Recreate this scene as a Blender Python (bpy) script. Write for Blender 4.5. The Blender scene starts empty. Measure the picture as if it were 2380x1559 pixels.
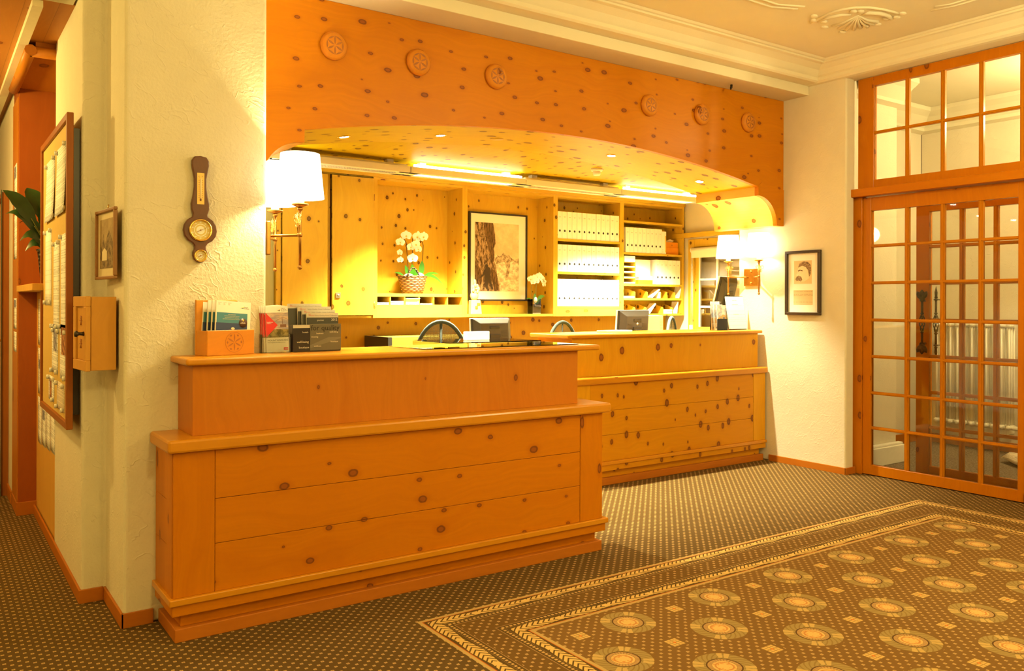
import bpy, bmesh, math, random
from mathutils import Vector, Matrix
from math import pi, sin, cos, radians as R
random.seed(7)
scene = bpy.context.scene
COL = scene.collection

# ---------------------------------------------------------------- camera
F, YAW, ROLL, CYP, CAMH = 1947.3, 0.9604, 0.002978, 703.7, 1.38
fwd = Vector((cos(YAW), sin(YAW), 0)); rgt0 = Vector((sin(YAW), -cos(YAW), 0)); up0 = Vector((0, 0, 1))
rgt = rgt0 * cos(ROLL) + up0 * sin(ROLL); upv = -rgt0 * sin(ROLL) + up0 * cos(ROLL)
cd = bpy.data.cameras.new('camera'); cam = bpy.data.objects.new('camera', cd); COL.objects.link(cam)
cd.sensor_fit = 'HORIZONTAL'; cd.sensor_width = 36.0; cd.lens = 36.0 * F / 2380.0
cd.shift_y = -(779.5 - CYP) / 2380.0; cd.clip_start = 0.05; cd.clip_end = 60
m = Matrix((rgt, upv, -fwd)).transposed().to_4x4(); m.translation = Vector((0, 0, CAMH)); cam.matrix_world = m
scene.camera = cam

def at(px, py, ax, val):
    """world point where the sight line through a pixel of the photograph meets the plane x, y or z = val"""
    d = fwd * F + rgt * (px - 1190) - upv * (py - CYP)
    i = 'xyz'.index(ax); o = Vector((0, 0, CAMH)); t = (val - o[i]) / d[i]
    return o + d * t

# ---------------------------------------------------------------- view, world
vs = scene.view_settings
vs.view_transform = 'Standard'; vs.look = 'None'; vs.gamma = 1.0; vs.use_curve_mapping = False
vs.exposure = 0.6
w = bpy.data.worlds.new('world'); scene.world = w; w.use_nodes = True
w.node_tree.nodes['Background'].inputs[0].default_value = (1.0, 0.62, 0.25, 1); w.node_tree.nodes['Background'].inputs[1].default_value = 0.05

# ---------------------------------------------------------------- room lamps and an added fill light
WARM = (1.0, 0.75, 0.23); WARMW = (1.0, 0.83, 0.40); TUBE = (1.0, 0.90, 0.56)
def lamp(name, kind, loc, power, color, size=0.1, rot=None, **kw):
    l = bpy.data.lights.new(name, kind); l.energy = power; l.color = color
    if kind == 'AREA': l.size = size
    else: l.shadow_soft_size = size
    for k, v in kw.items(): setattr(l, k, v)
    o = bpy.data.objects.new(name, l); COL.objects.link(o); o.location = loc
    if rot: o.rotation_euler = rot
    return o
# ceiling lamps of the lobby, behind and beside the camera; the last is added fill
lamp('lobby_light', 'POINT', (0.9, -0.8, 2.75), 85, WARM, 0.16)
lamp('lobby_light', 'POINT', (4.3, 1.2, 2.75), 105, WARMW, 0.16)
lamp('lobby_light', 'POINT', (3.6, -2.0, 2.75), 70, WARM, 0.16)
lamp('lobby_light', 'POINT', (-1.5, 2.3, 2.60), 55, WARM, 0.14)  # added fill that brightens the left hall wall and pier, no ceiling lamp
# hall lamp and vestibule lamp
lamp('hall_lamp', 'POINT', (-0.55, 5.6, 2.45), 60, WARM, 0.08)
lamp('vestibule_lamp', 'POINT', (7.35, 2.6, 2.95), 75, WARMW, 0.06)
lamp('office_lamp', 'POINT', (2.2, 6.4, 2.3), 10, WARMW, 0.1)

# ---------------------------------------------------------------- node helpers
class V:
    def __init__(s, nt, k): s.nt = nt; s.k = k
    def _m(s, op, b=None, c=None):
        n = s.nt.nodes.new('ShaderNodeMath'); n.operation = op
        for i, q in enumerate((s, b, c)):
            if q is None: continue
            if isinstance(q, V): s.nt.links.new(q.k, n.inputs[i])
            else: n.inputs[i].default_value = float(q)
        return V(s.nt, n.outputs[0])
    def __add__(s, o): return s._m('ADD', o)
    __radd__ = __add__
    def __sub__(s, o): return s._m('SUBTRACT', o)
    def __rsub__(s, o): return (s * -1.0) + o
    def __mul__(s, o): return s._m('MULTIPLY', o)
    __rmul__ = __mul__
    def __truediv__(s, o): return s._m('DIVIDE', o)
    def lt(s, o): return s._m('LESS_THAN', o)
    def gt(s, o): return s._m('GREATER_THAN', o)
    def mx(s, o): return s._m('MAXIMUM', o)
    def mn(s, o): return s._m('MINIMUM', o)
    def ab(s): return s._m('ABSOLUTE')
    def fl(s): return s._m('FLOOR')
    def pp(s, o): return s._m('PINGPONG', o)
    def wrap(s, o): return s._m('FLOORED_MODULO', o)
    def sq(s): return s._m('SQRT')
    def sn(s): return s._m('SINE')
    def at2(s, o): return s._m('ARCTAN2', o)
    def step(s, a, b):
        n = s.nt.nodes.new('ShaderNodeMapRange'); n.interpolation_type = 'SMOOTHSTEP'
        s.nt.links.new(s.k, n.inputs[0]); n.inputs[1].default_value = a; n.inputs[2].default_value = b
        return V(s.nt, n.outputs[0])
class T:
    """one node material"""
    def __init__(s, name):
        s.m = bpy.data.materials.new(name); s.m.use_nodes = True; s.nt = s.m.node_tree
        s.b = s.nt.nodes['Principled BSDF']; s.l = s.nt.links
    def node(s, t, **kw):
        n = s.nt.nodes.new(t)
        for k, v in kw.items(): setattr(n, k, v)
        return n
    def pos(s):
        g = s.node('ShaderNodeNewGeometry'); x = s.node('ShaderNodeSeparateXYZ'); s.l.new(g.outputs['Position'], x.inputs[0])
        n = s.node('ShaderNodeSeparateXYZ'); s.l.new(g.outputs['True Normal'], n.inputs[0])
        return [V(s.nt, x.outputs[i]) for i in range(3)], [V(s.nt, n.outputs[i]) for i in range(3)]
    def obj(s):
        g = s.node('ShaderNodeTexCoord'); x = s.node('ShaderNodeSeparateXYZ'); s.l.new(g.outputs['Object'], x.inputs[0])
        return [V(s.nt, x.outputs[i]) for i in range(3)]
    def vec(s, a, b, c=0.0):
        n = s.node('ShaderNodeCombineXYZ')
        for i, q in enumerate((a, b, c)):
            if isinstance(q, V): s.l.new(q.k, n.inputs[i])
            else: n.inputs[i].default_value = float(q)
        return n.outputs[0]
    def noise(s, v, scale, detail=2.0, rough=0.5, dist=0.0):
        n = s.node('ShaderNodeTexNoise'); s.l.new(v, n.inputs['Vector']); n.inputs['Scale'].default_value = scale
        n.inputs['Detail'].default_value = detail; n.inputs['Roughness'].default_value = rough; n.inputs['Distortion'].default_value = dist
        return V(s.nt, n.outputs['Fac'])
    def voro(s, v, scale, dim='2D', rnd=1.0):
        n = s.node('ShaderNodeTexVoronoi', voronoi_dimensions=dim); s.l.new(v, n.inputs['Vector']); n.inputs['Scale'].default_value = scale
        n.inputs['Randomness'].default_value = rnd
        c = s.node('ShaderNodeSeparateColor'); s.l.new(n.outputs['Color'], c.inputs[0])
        return V(s.nt, n.outputs['Distance']), V(s.nt, c.outputs[0]), V(s.nt, c.outputs[1])
    def mixc(s, f, a, b):
        n = s.node('ShaderNodeMix', data_type='RGBA')
        if isinstance(f, V): s.l.new(f.k, n.inputs[0])
        else: n.inputs[0].default_value = f
        for i, q in ((6, a), (7, b)):
            if isinstance(q, tuple): n.inputs[i].default_value = (q[0], q[1], q[2], 1)
            else: s.l.new(q, n.inputs[i])
        return n.outputs[2]
    def col(s, c):
        if isinstance(c, tuple): s.b.inputs['Base Color'].default_value = (c[0], c[1], c[2], 1)
        else: s.l.new(c, s.b.inputs['Base Color'])
    def set(s, rough=0.5, metal=0.0, spec=0.5):
        s.b.inputs['Roughness'].default_value = rough; s.b.inputs['Metallic'].default_value = metal
        s.b.inputs['Specular IOR Level'].default_value = spec
    def bump(s, h, strength=0.3, dist=0.002):
        n = s.node('ShaderNodeBump'); n.inputs['Strength'].default_value = strength; n.inputs['Distance'].default_value = dist
        s.l.new(h.k, n.inputs['Height']); s.l.new(n.outputs[0], s.b.inputs['Normal'])
def plain(name, c, rough=0.5, metal=0.0, spec=0.5, var=0.06, sc=40.0):
    t = T(name); t.set(rough, metal, spec)
    v = t.vec(*t.obj()); n = t.noise(v, sc, 3)
    t.col(t.mixc(n, tuple(x * (1 - var) for x in c), tuple(min(1, x * (1 + var)) for x in c)))
    return t.m
def emis(name, c, e, base=(0.8, 0.8, 0.8)):
    t = T(name); t.col(base); t.b.inputs['Emission Color'].default_value = (c[0], c[1], c[2], 1); t.b.inputs['Emission Strength'].default_value = e
    return t.m

def wood(name, base, grain='u', knots=0.35, ks=(3.0, 4.0), kr=0.07, rough=0.42, plank=None, seed=0.0, spec=0.16, dark=(0.16, 0.045, 0.008)):
    """knotty pine; u is the horizontal axis of a face, v the vertical one (x and y on ceilings and floors)"""
    t = T(name); t.set(rough, 0, spec)
    (x, y, z), (nx, ny, nz) = t.pos()
    hz = nz.ab().gt(0.72); hx = nx.ab().gt(0.72) * (1.0 - hz)
    u = hx * y + (1.0 - hx) * x
    v = hz * y + (1.0 - hz) * z
    u = u + (seed + 20.0); v = v + 11.3
    if grain == 'v': gl, gc = v, u
    else: gl, gc = u, v
    if plank:
        pi_ = (gc / plank).fl(); gl2 = gl + pi_ * 3.71; tone = (pi_ * 12.9898).sn() * 43758.5; tone = tone.wrap(1.0)
    else: gl2 = gl; tone = None
    warp = t.noise(t.vec(gl2 * 1.3, gc * 2.0), 1.5, 2)
    g1 = t.noise(t.vec(gl2 * 1.2, gc * 55.0 + warp * 14.0), 1.0, 3, 0.6)
    g2 = t.noise(t.vec(gl2 * 0.7, gc * 9.0 + warp * 6.0), 1.0, 2)
    bl = t.noise(t.vec(gl2, gc), 1.1, 2)
    c = t.mixc(g1, tuple(k * 0.84 for k in base), tuple(min(1, k * 1.13) for k in base))
    c2 = t.mixc((g2 - 0.35).mx(0.0) * 1.2, c, tuple((base[0] * 0.86, base[1] * 0.74, base[2] * 0.6)))
    c2 = t.mixc((bl - 0.35).mx(0.0) * 0.7, c2, tuple((min(1, base[0] * 1.12), min(1, base[1] * 1.2), min(1, base[2] * 1.3))))
    if tone is not None:
        c2 = t.mixc(tone * 0.30, c2, tuple((base[0] * 0.82, base[1] * 0.72, base[2] * 0.6)))
        gap = (gc / plank).wrap(1.0); gap = gap.lt(0.008 / plank * 0.30)
        c2 = t.mixc(gap * 0.6, c2, tuple(k * 0.4 for k in base))
    # knots: elongated along the grain a little, ringed, of uneven size
    d, r1, r2 = t.voro(t.vec(gl2 * ks[0], gc * ks[1]), 1.0, '2D', 0.85)
    rad = r2 * kr + kr * 0.35
    on = r1.lt(knots)
    wob = t.noise(t.vec(gl2, gc), 38.0, 2) * kr * 0.5
    dd = d + wob - kr * 0.25
    core = 1.0 - (dd / rad).step(0.75, 1.05)
    ring = (1.0 - ((dd / rad - 0.82).ab()).step(0.05, 0.34)) * on
    halo = (1.0 - (dd / rad).step(0.9, 2.6)) * on * 0.35
    c3 = t.mixc(halo, c2, tuple((base[0] * 0.7, base[1] * 0.55, base[2] * 0.5)))
    c3 = t.mixc(core * on * 0.85, c3, tuple((dark[0] * 1.6, dark[1] * 1.6, dark[2] * 1.5)))
    c3 = t.mixc(ring * 0.85, c3, dark)
    t.col(c3); t.bump(g1, 0.12, 0.001)
    return t.m

def plaster(name, c, bump=0.5, ridge=0.5, var=0.05):
    t = T(name); t.set(0.92, 0, 0.15)
    (x, y, z), _ = t.pos(); v = t.vec(x, y, z)
    n1 = t.noise(v, 70, 4, 0.6); n2 = t.noise(v, 9, 3); d, a, b = t.voro(t.vec(x * 0.8 + n2 * 0.9, y * 0.8 + n2 * 0.9, z * 0.7 + x * 0.8), 3.2, '3D')
    n3 = t.noise(t.vec((x + z * 0.75) * 1.3, (y + z * 0.75) * 1.3, (z - x) * 0.35), 4.2, 3, 0.5, 0.3); rd = 1.0 - ((n3 - 0.5).ab()).step(0.0, 0.012)
    h = n1 * bump + rd * ridge * (n2.gt(0.5)) * 0.45 + n2 * 0.8
    t.col(t.mixc(n2, tuple(k * (1 - var) for k in c), tuple(min(1, k * (1 + var)) for k in c)))
    t.bump(h, 0.5, 0.006)
    return t.m

# ---------------------------------------------------------------- materials
M = {}
PINE_A = (0.53, 0.172, 0.001); PINE_F = (0.54, 0.185, 0.001); PINE_B = (0.60, 0.385, 0.035)
M['fascia'] = wood('fascia_pine', PINE_F, 'u', 0.78, (4.6, 8.0), 0.092, 0.4, seed=1.0)
M['soffit'] = wood('soffit_pine', (0.55, 0.37, 0.001), 'u', 0.66, (5.0, 9.0), 0.14, 0.45, seed=4.0, dark=(0.09, 0.035, 0.004))
M['bracket'] = wood('bracket_pine', (0.80, 0.46, 0.10), 'u', 0.5, (5.0, 6.0), 0.12, 0.45, seed=14.0)
M['office_ceiling'] = wood('ceiling_pine', (0.50, 0.345, 0.001), 'v', 0.7, (5.0, 7.0), 0.13, 0.5, plank=0.21, seed=2.0, dark=(0.09, 0.035, 0.004))
M['cabinet'] = wood('cabinet_pine', PINE_B, 'v', 0.62, (6.5, 8.0), 0.10, 0.4, seed=6.0, dark=(0.07, 0.03, 0.005))
M['cabinet_h'] = wood('cabinet_edge_pine', PINE_B, 'u', 0.3, (4.0, 8.0), 0.10, 0.4, seed=8.0)
M['door_pine'] = wood('cupboard_door_pine', PINE_B, 'v', 0.5, (5.0, 5.5), 0.10, 0.35, seed=3.5, dark=(0.10, 0.05, 0.008))
M['panelling'] = wood('wall_panelling_pine', (0.52, 0.27, 0.008), 'v', 0.6, (7.0, 7.0), 0.14, 0.45, seed=9.0, dark=(0.09, 0.03, 0.004))
M['counter'] = wood('counter_pine', PINE_A, 'u', 0.72, (4.4, 6.2), 0.085, 0.42, seed=5.0)
M['counter_v'] = wood('counter_upright_pine', PINE_A, 'v', 0.6, (3.0, 7.0), 0.09, 0.42, seed=7.0)
M['counter_fine'] = wood('counter_upper_pine', (0.50, 0.165, 0.011), 'v', 0.16, (3.5, 5.0), 0.05, 0.42, seed=2.2)
M['counter_edge'] = wood('counter_edge_pine', (0.58, 0.235, 0.008), 'u', 0.25, (3.5, 9.0), 0.12, 0.28, seed=6.6, spec=0.4)
M['counter2'] = wood('rear_counter_pine', (0.58, 0.245, 0.004), 'u', 0.85, (7.5, 5.2), 0.125, 0.42, seed=3.1, dark=(0.13, 0.04, 0.006))
M['counter2_v'] = wood('rear_counter_upper_pine', (0.64, 0.31, 0.008), 'v', 0.5, (4.0, 5.0), 0.11, 0.42, seed=1.7)
M['skirting'] = wood('skirting_pine', (0.45, 0.14, 0.012), 'u', 0.1, (3, 8), 0.08, 0.4, seed=1.2)
M['frame_pine'] = wood('door_frame_pine', (0.50, 0.155, 0.002), 'u', 0.4, (3.4, 5.5), 0.085, 0.3, seed=2.9)
M['frame_pine_v'] = wood('door_stile_pine', (0.50, 0.155, 0.002), 'v', 0.4, (3.4, 5.5), 0.085, 0.3, seed=4.9)
M['muntin'] = wood('muntin_pine', (0.50, 0.175, 0.004), 'v', 0.05, (2, 3), 0.08, 0.3, seed=5.5)
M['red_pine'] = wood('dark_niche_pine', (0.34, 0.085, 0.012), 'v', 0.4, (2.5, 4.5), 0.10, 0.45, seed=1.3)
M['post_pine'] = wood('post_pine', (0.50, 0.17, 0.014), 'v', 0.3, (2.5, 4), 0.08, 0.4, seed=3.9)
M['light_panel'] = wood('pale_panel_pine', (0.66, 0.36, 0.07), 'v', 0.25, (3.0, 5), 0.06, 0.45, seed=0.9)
M['hall_planks'] = wood('hall_ceiling_planks', (0.50, 0.20, 0.035), 'v', 0.15, (3, 5), 0.06, 0.5, plank=0.14, seed=0.2)
M['beam'] = plain('painted_beam', (0.72, 0.62, 0.42), 0.7)
M['plaster'] = plaster('plaster_lobby', (0.69, 0.62, 0.47))
M['plaster_smooth'] = plaster('plaster_smooth', (0.72, 0.655, 0.48), 0.15, 0.0, 0.02)
M['plaster_rough'] = plaster('plaster_rough', (0.69, 0.62, 0.47), 0.9, 1.0)
M['white_paint'] = plain('white_paint', (0.85, 0.83, 0.78), 0.4, var=0.02)
M['radiator'] = plain('radiator_enamel', (0.78, 0.74, 0.62), 0.3, var=0.02)
M['brass'] = plain('aged_brass', (0.46, 0.24, 0.06), 0.32, 1.0, var=0.2)
M['gold'] = plain('polished_brass', (0.9, 0.62, 0.18), 0.15, 1.0)
M['iron'] = plain('wrought_iron', (0.06, 0.045, 0.03), 0.45, 0.8, var=0.3)
M['mahogany'] = plain('mahogany', (0.11, 0.03, 0.012), 0.3, var=0.25, sc=25)
M['walnut'] = plain('dark_brown_frame', (0.035, 0.018, 0.01), 0.35, var=0.2)
M['black_frame'] = plain('black_frame', (0.02, 0.016, 0.013), 0.4)
M['brown_frame'] = plain('gilt_brown_frame', (0.28, 0.12, 0.03), 0.4, var=0.2)
M['board_frame'] = wood('noticeboard_frame_wood', (0.32, 0.10, 0.016), 'v', 0.0, (2, 2), 0.05, 0.4, seed=2.0)
M['paper'] = plain('white_paper', (0.86, 0.84, 0.79), 0.8, var=0.02)
M['mat'] = plain('picture_mat', (0.85, 0.82, 0.72), 0.85, var=0.02)
M['binder'] = plain('white_card_binder', (0.86, 0.85, 0.82), 0.5, var=0.01)
M['ink'] = plain('grey_ink', (0.12, 0.11, 0.10), 0.8)
M['hole'] = plain('dark_hole', (0.02, 0.02, 0.02), 0.6)
M['steel'] = plain('steel', (0.6, 0.58, 0.54), 0.3, 1.0)
M['fixture'] = plain('fixture_white', (0.72, 0.69, 0.62), 0.45, var=0.02)
M['dark_plastic'] = plain('dark_grey_plastic', (0.016, 0.014, 0.011), 0.4, var=0.1)
M['mid_plastic'] = plain('grey_plastic', (0.035, 0.030, 0.022), 0.45, var=0.1)
M['silver'] = plain('silver_plastic', (0.75, 0.74, 0.70), 0.35, 0.2)
M['chair_frame'] = plain('chair_frame_grey', (0.035, 0.050, 0.046), 0.9, var=0.1)
M['leaf'] = plain('dark_leaf', (0.03, 0.075, 0.018), 0.35, var=0.4, sc=15)
M['orchid_leaf'] = plain('orchid_leaf', (0.035, 0.15, 0.008), 0.35, var=0.25, sc=15)
M['stem'] = plain('green_stem', (0.16, 0.20, 0.04), 0.5, var=0.2)
M['petal'] = plain('white_petal', (0.9, 0.9, 0.84), 0.5, var=0.02)
M['lip'] = plain('yellow_lip', (0.85, 0.55, 0.10), 0.5)
M['soil'] = plain('bark_soil', (0.09, 0.05, 0.02), 0.9, var=0.6, sc=60)
M['root'] = plain('pale_root', (0.6, 0.55, 0.35), 0.7)
M['roller'] = plain('cream_blind', (0.85, 0.80, 0.62), 0.7, var=0.02)
M['cord'] = plain('white_cord', (0.9, 0.88, 0.8), 0.6)
M['carved'] = wood('carved_pine', (0.68, 0.26, 0.022), 'v', 0.1, (8, 8), 0.1, 0.4, seed=5.1)
M['carved_cut'] = plain('carved_groove', (0.34, 0.115, 0.012), 0.6, var=0.2)
M['rosette'] = wood('rosette_pine', (0.62, 0.23, 0.02), 'v', 0.12, (5, 7), 0.14, 0.4, seed=8.1)
M['tan_box'] = wood('brochure_box_pine', (0.62, 0.25, 0.03), 'u', 0.35, (7, 9), 0.10, 0.4, seed=3.3)
M['key_pine'] = wood('key_box_pine', (0.60, 0.29, 0.05), 'v', 0.0, (7, 9), 0.10, 0.4, seed=3.3)
M['magnet'] = plain('magnet_white', (0.75, 0.73, 0.66), 0.3)
M['door_orange'] = wood('hall_door_veneer', (0.62, 0.27, 0.03), 'v', 0.0, (2, 2), 0.05, 0.3, seed=6.2)
M['green_edge'] = plain('dark_green_seal', (0.05, 0.07, 0.04), 0.5)
M['cork'] = plain('cork_felt', (0.58, 0.38, 0.09), 0.85, var=0.1, sc=90)
M['stone'] = plain('pale_stone', (0.8, 0.76, 0.66), 0.6)
M['carve_yellow'] = plain('limewood', (0.82, 0.60, 0.22), 0.5, var=0.12)

def glass(name, tint=(1, 1, 1), rough=0.0):
    t = T(name); nt = t.nt; out = nt.nodes['Material Output']
    tr = t.node('ShaderNodeBsdfTransparent'); tr.inputs[0].default_value = (*tint, 1)
    gl = t.node('ShaderNodeBsdfGlossy'); gl.inputs['Roughness'].default_value = 0.02
    fr = t.node('ShaderNodeFresnel'); fr.inputs['IOR'].default_value = 1.45
    mx = t.node('ShaderNodeMixShader'); t.l.new(fr.outputs[0], mx.inputs[0]); t.l.new(tr.outputs[0], mx.inputs[1]); t.l.new(gl.outputs[0], mx.inputs[2])
    t.l.new(mx.outputs[0], out.inputs[0]); return t.m
M['glass'] = glass('window_glass', (0.99, 0.99, 0.98)); M['acrylic'] = glass('clear_acrylic', (0.97, 0.975, 0.965))

def mesh_fabric():
    t = T('chair_mesh'); t.set(0.6); t.col((0.16, 0.125, 0.06)); x, y, z = t.obj()
    a = ((x + z) * 260.0).sn() * ((x - z) * 260.0).sn()
    t.l.new((a.gt(-0.35) * 0.35 + 0.60).k, t.b.inputs['Alpha']); return t.m
M['mesh'] = mesh_fabric()

def printed(name, bg, ink, line=0.006, cover=0.55, top=0.0):
    """paper with rows of fine print; object z is up, object x across"""
    t = T(name); t.set(0.8, 0, 0.2); x, y, z = t.obj()
    row = (z / line).fl(); inrow = (z / line).wrap(1.0).lt(0.45)
    ln = t.noise(t.vec(row * 7.31, 0.5, 0.0), 1.0, 0); wd = t.noise(t.vec(x * 260.0, row * 5.17, 0.0), 1.0, 1).gt(0.47)
    k = inrow * wd * ln.gt(1.0 - cover)
    t.col(t.mixc(k * 0.75, bg, ink)); return t.m
M['print'] = printed('printed_notice', (0.84, 0.82, 0.76), (0.12, 0.11, 0.10))
M['print_faint'] = printed('printed_sheet', (0.88, 0.86, 0.78), (0.62, 0.58, 0.46), 0.008, 0.42)
M['print_beige'] = printed('printed_beige', (0.74, 0.62, 0.46), (0.16, 0.13, 0.10), 0.005, 0.6)

def tubes_wicker(name, c1, c2, su=70.0, sv=60.0):
    t = T(name); t.set(0.6); x, y, z = t.obj(); a = x.at2(y)
    k = (a * su / 6.0 + (z * sv).fl() * 3.1416).sn() * 0.5 + 0.5; r = (z * sv).wrap(1.0)
    h = k * ((r - 0.5).ab() * -2.0 + 1.0)
    t.col(t.mixc(h, c1, c2)); t.bump(h, 1.0, 0.01); return t.m
M['wicker'] = tubes_wicker('wicker', (0.07, 0.025, 0.008), (0.42, 0.22, 0.07))
M['wicker_dark'] = tubes_wicker('dark_wicker', (0.02, 0.012, 0.006), (0.16, 0.09, 0.035), 60, 45)

def carpet():
    t = T('patterned_carpet'); t.set(0.95, 0, 0.1)
    (x, y, z), _ = t.pos()
    base1, base2 = (0.125, 0.074, 0.022), (0.090, 0.050, 0.014)
    X0, X1, Y1 = 1.739, 5.744, 3.200
    YB = -2.6
    d = (x - X0).mn(X1 - x).mn(Y1 - y).mn(y - YB)          # distance inside the border
    fn = t.noise(t.vec(x, y, 0.0), 420.0, 2, 0.7)
    # little staggered squares
    P = 0.049
    def dots(xx, yy, pitch, s, hole):
        a = (xx / pitch + 0.5).wrap(1.0) - 0.5; b = (yy / pitch + 0.5).wrap(1.0) - 0.5
        q = (a.ab() * pitch).mx(b.ab() * pitch); return q.lt(s) * (1.0 - q.lt(hole) * 0.55)
    dt = dots(x - 0.958, y - 3.446, P, 0.0062, 0.0022).mx(dots(x - 0.9825, y - 3.4225, P, 0.0062, 0.0022))
    inner = d.gt(0.366)
    field_b = (d.gt(0.128) * d.lt(0.232))
    lobby = d.lt(0.0)
    c = t.mixc(fn, base2, base1)
    c = t.mixc(d.gt(0.0) * 0.6, c, (0.17, 0.085, 0.020))
    c = t.mixc(inner * 0.75, c, (0.20, 0.105, 0.030))
    plaind = dt * (lobby + field_b + inner).mn(1.0)
    # medallions
    def grid(ox, oy, px, py):
        a = ((x - ox) / px + 0.5).wrap(1.0) - 0.5; b = ((y - oy) / py + 0.5).wrap(1.0) - 0.5
        return a * px, b * py
    def disc(ox, oy):
        a, b = grid(ox, oy, 0.548, 0.536); r = (a * a + b * b).sq(); return a, b, r
    A = disc(2.494, 2.682); B = disc(2.220, 2.414)
    r = A[2].mn(B[2]); selA = A[2].lt(B[2])
    aa = selA * A[0] + (1.0 - selA) * B[0]; bb = selA * A[1] + (1.0 - selA) * B[1]
    th = bb.at2(aa)
    sq1 = grid(2.228, 2.682, 0.548, 0.536); sq2 = grid(2.502, 2.414, 0.548, 0.536)
    s1 = sq1[0].ab().mx(sq1[1].ab()); s2 = sq2[0].ab().mx(sq2[1].ab()); s = s1.mn(s2)
    near = r.lt(0.128).mx(s.lt(0.045))
    plaind = plaind * (1.0 - near * inner)
    c = t.mixc(plaind * 0.9, c, (0.52, 0.33, 0.12))
    rope = (th * 22.0 + r * 230.0).sn()
    olive = r.gt(0.070) * r.lt(0.118) * inner
    c = t.mixc(olive * (rope.gt(-0.5) * 0.45 + 0.45), c, (0.33, 0.235, 0.085))
    cross = ((th * 2.0).sn().ab()).gt(0.90) * r.gt(0.078) * r.lt(0.120) * inner * (1.0 - ((th * 2.0).sn().ab()).gt(0.998))
    c = t.mixc(cross * 0.8, c, (0.55, 0.36, 0.12))
    ringd = (r.gt(0.064) * r.lt(0.070)) * inner
    c = t.mixc(ringd, c, (0.10, 0.05, 0.02))
    beads = r.gt(0.048) * r.lt(0.064) * inner
    c = t.mixc(beads * ((th * 30.0).sn().gt(-0.1) * 0.4 + 0.45), c, (0.50, 0.30, 0.12))
    pn = t.noise(t.vec(x, y, 0.0), 90.0, 1)
    heart = r.lt(0.047) * inner
    c = t.mixc(heart, c, (0.60, 0.40, 0.14))
    c = t.mixc(heart * ((pn.gt(0.60)) * (r.gt(0.018))) * 0.8, c, (0.55, 0.20, 0.05))
    c = t.mixc(heart * ((r - 0.034).ab().lt(0.0035)) * 0.7, c, (0.45, 0.15, 0.04))
    small = s.lt(0.031) * inner
    sc = (s1.lt(s2)); sa = sc * sq1[0] + (1.0 - sc) * sq2[0]; sb = sc * sq1[1] + (1.0 - sc) * sq2[1]
    lines = (sa.ab().lt(0.003)).mx(sb.ab().lt(0.003)).mx((sa.ab() - 0.017).ab().lt(0.0016)).mx((sb.ab() - 0.017).ab().lt(0.0016))
    c = t.mixc(small * (1.0 - lines * 0.6) * 0.9, c, (0.62, 0.40, 0.13))
    c = t.mixc(small * ((sa * sa + sb * sb).sq().lt(0.007)), c, (0.55, 0.16, 0.03))
    # border: light band, red line, garland, bead row, thin line - mirrored about d = 0.183
    e = 0.183 - (d - 0.183).ab()                          # 0 at both outer edges
    onb = d.gt(0.0) * d.lt(0.366)
    c = t.mixc(onb * (e.lt(0.118)) * 0.8, c, (0.085, 0.050, 0.014))
    c = t.mixc(onb * e.lt(0.017), c, (0.46, 0.31, 0.11))
    c = t.mixc(onb * e.gt(0.017) * e.lt(0.0215), c, (0.46, 0.12, 0.02))
    # coordinate along the border
    horiz = (Y1 - y).lt((x - X0).mn(X1 - x))
    sl = horiz * (x - X0) + (1.0 - horiz) * (Y1 - y)
    q = (e - 0.055).ab()                                  # distance from the garland spine
    ph = (sl / 0.27).wrap(1.0)
    leafp = ((sl * 1.0 - q * 1.1) / 0.030).wrap(1.0)
    taper = (1.0 - (ph - 0.5).ab() * 0.9)
    leaf = ((leafp - 0.5).ab().lt(0.34)) * q.lt(0.030) * ((q - 0.031 * taper).lt(0.0))
    knot = (ph - 0.0).ab().mn((1.0 - ph)).lt(0.055) * q.lt(0.017)
    c = t.mixc(onb * (leaf.mx(knot) * 0.95), c, (0.66, 0.43, 0.14))
    bead = ((sl / 0.0205).wrap(1.0).lt(0.6)) * ((e - 0.102).ab().lt(0.006))
    c = t.mixc(onb * bead * 0.9, c, (0.58, 0.36, 0.12))
    c = t.mixc(onb * ((e - 0.1195).ab().lt(0.002)) * 0.8, c, (0.40, 0.24, 0.09))
    c = t.mixc(onb * ((e - 0.089).ab().lt(0.0008)) * 0.6, c, (0.40, 0.24, 0.09))
    t.col(c); t.bump(fn, 0.5, 0.003)
    return t.m
M['carpet'] = carpet()
def coir():
    t = T('grey_carpet'); t.set(0.95, 0, 0.05); (x, y, z), _ = t.pos(); n = t.noise(t.vec(x, y, z), 60, 5, 0.8)
    t.col(t.mixc(n.step(0.35, 0.65), (0.10, 0.07, 0.045), (0.30, 0.23, 0.16))); t.bump(n, 0.6, 0.01); return t.m
M['coir'] = coir()

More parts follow.
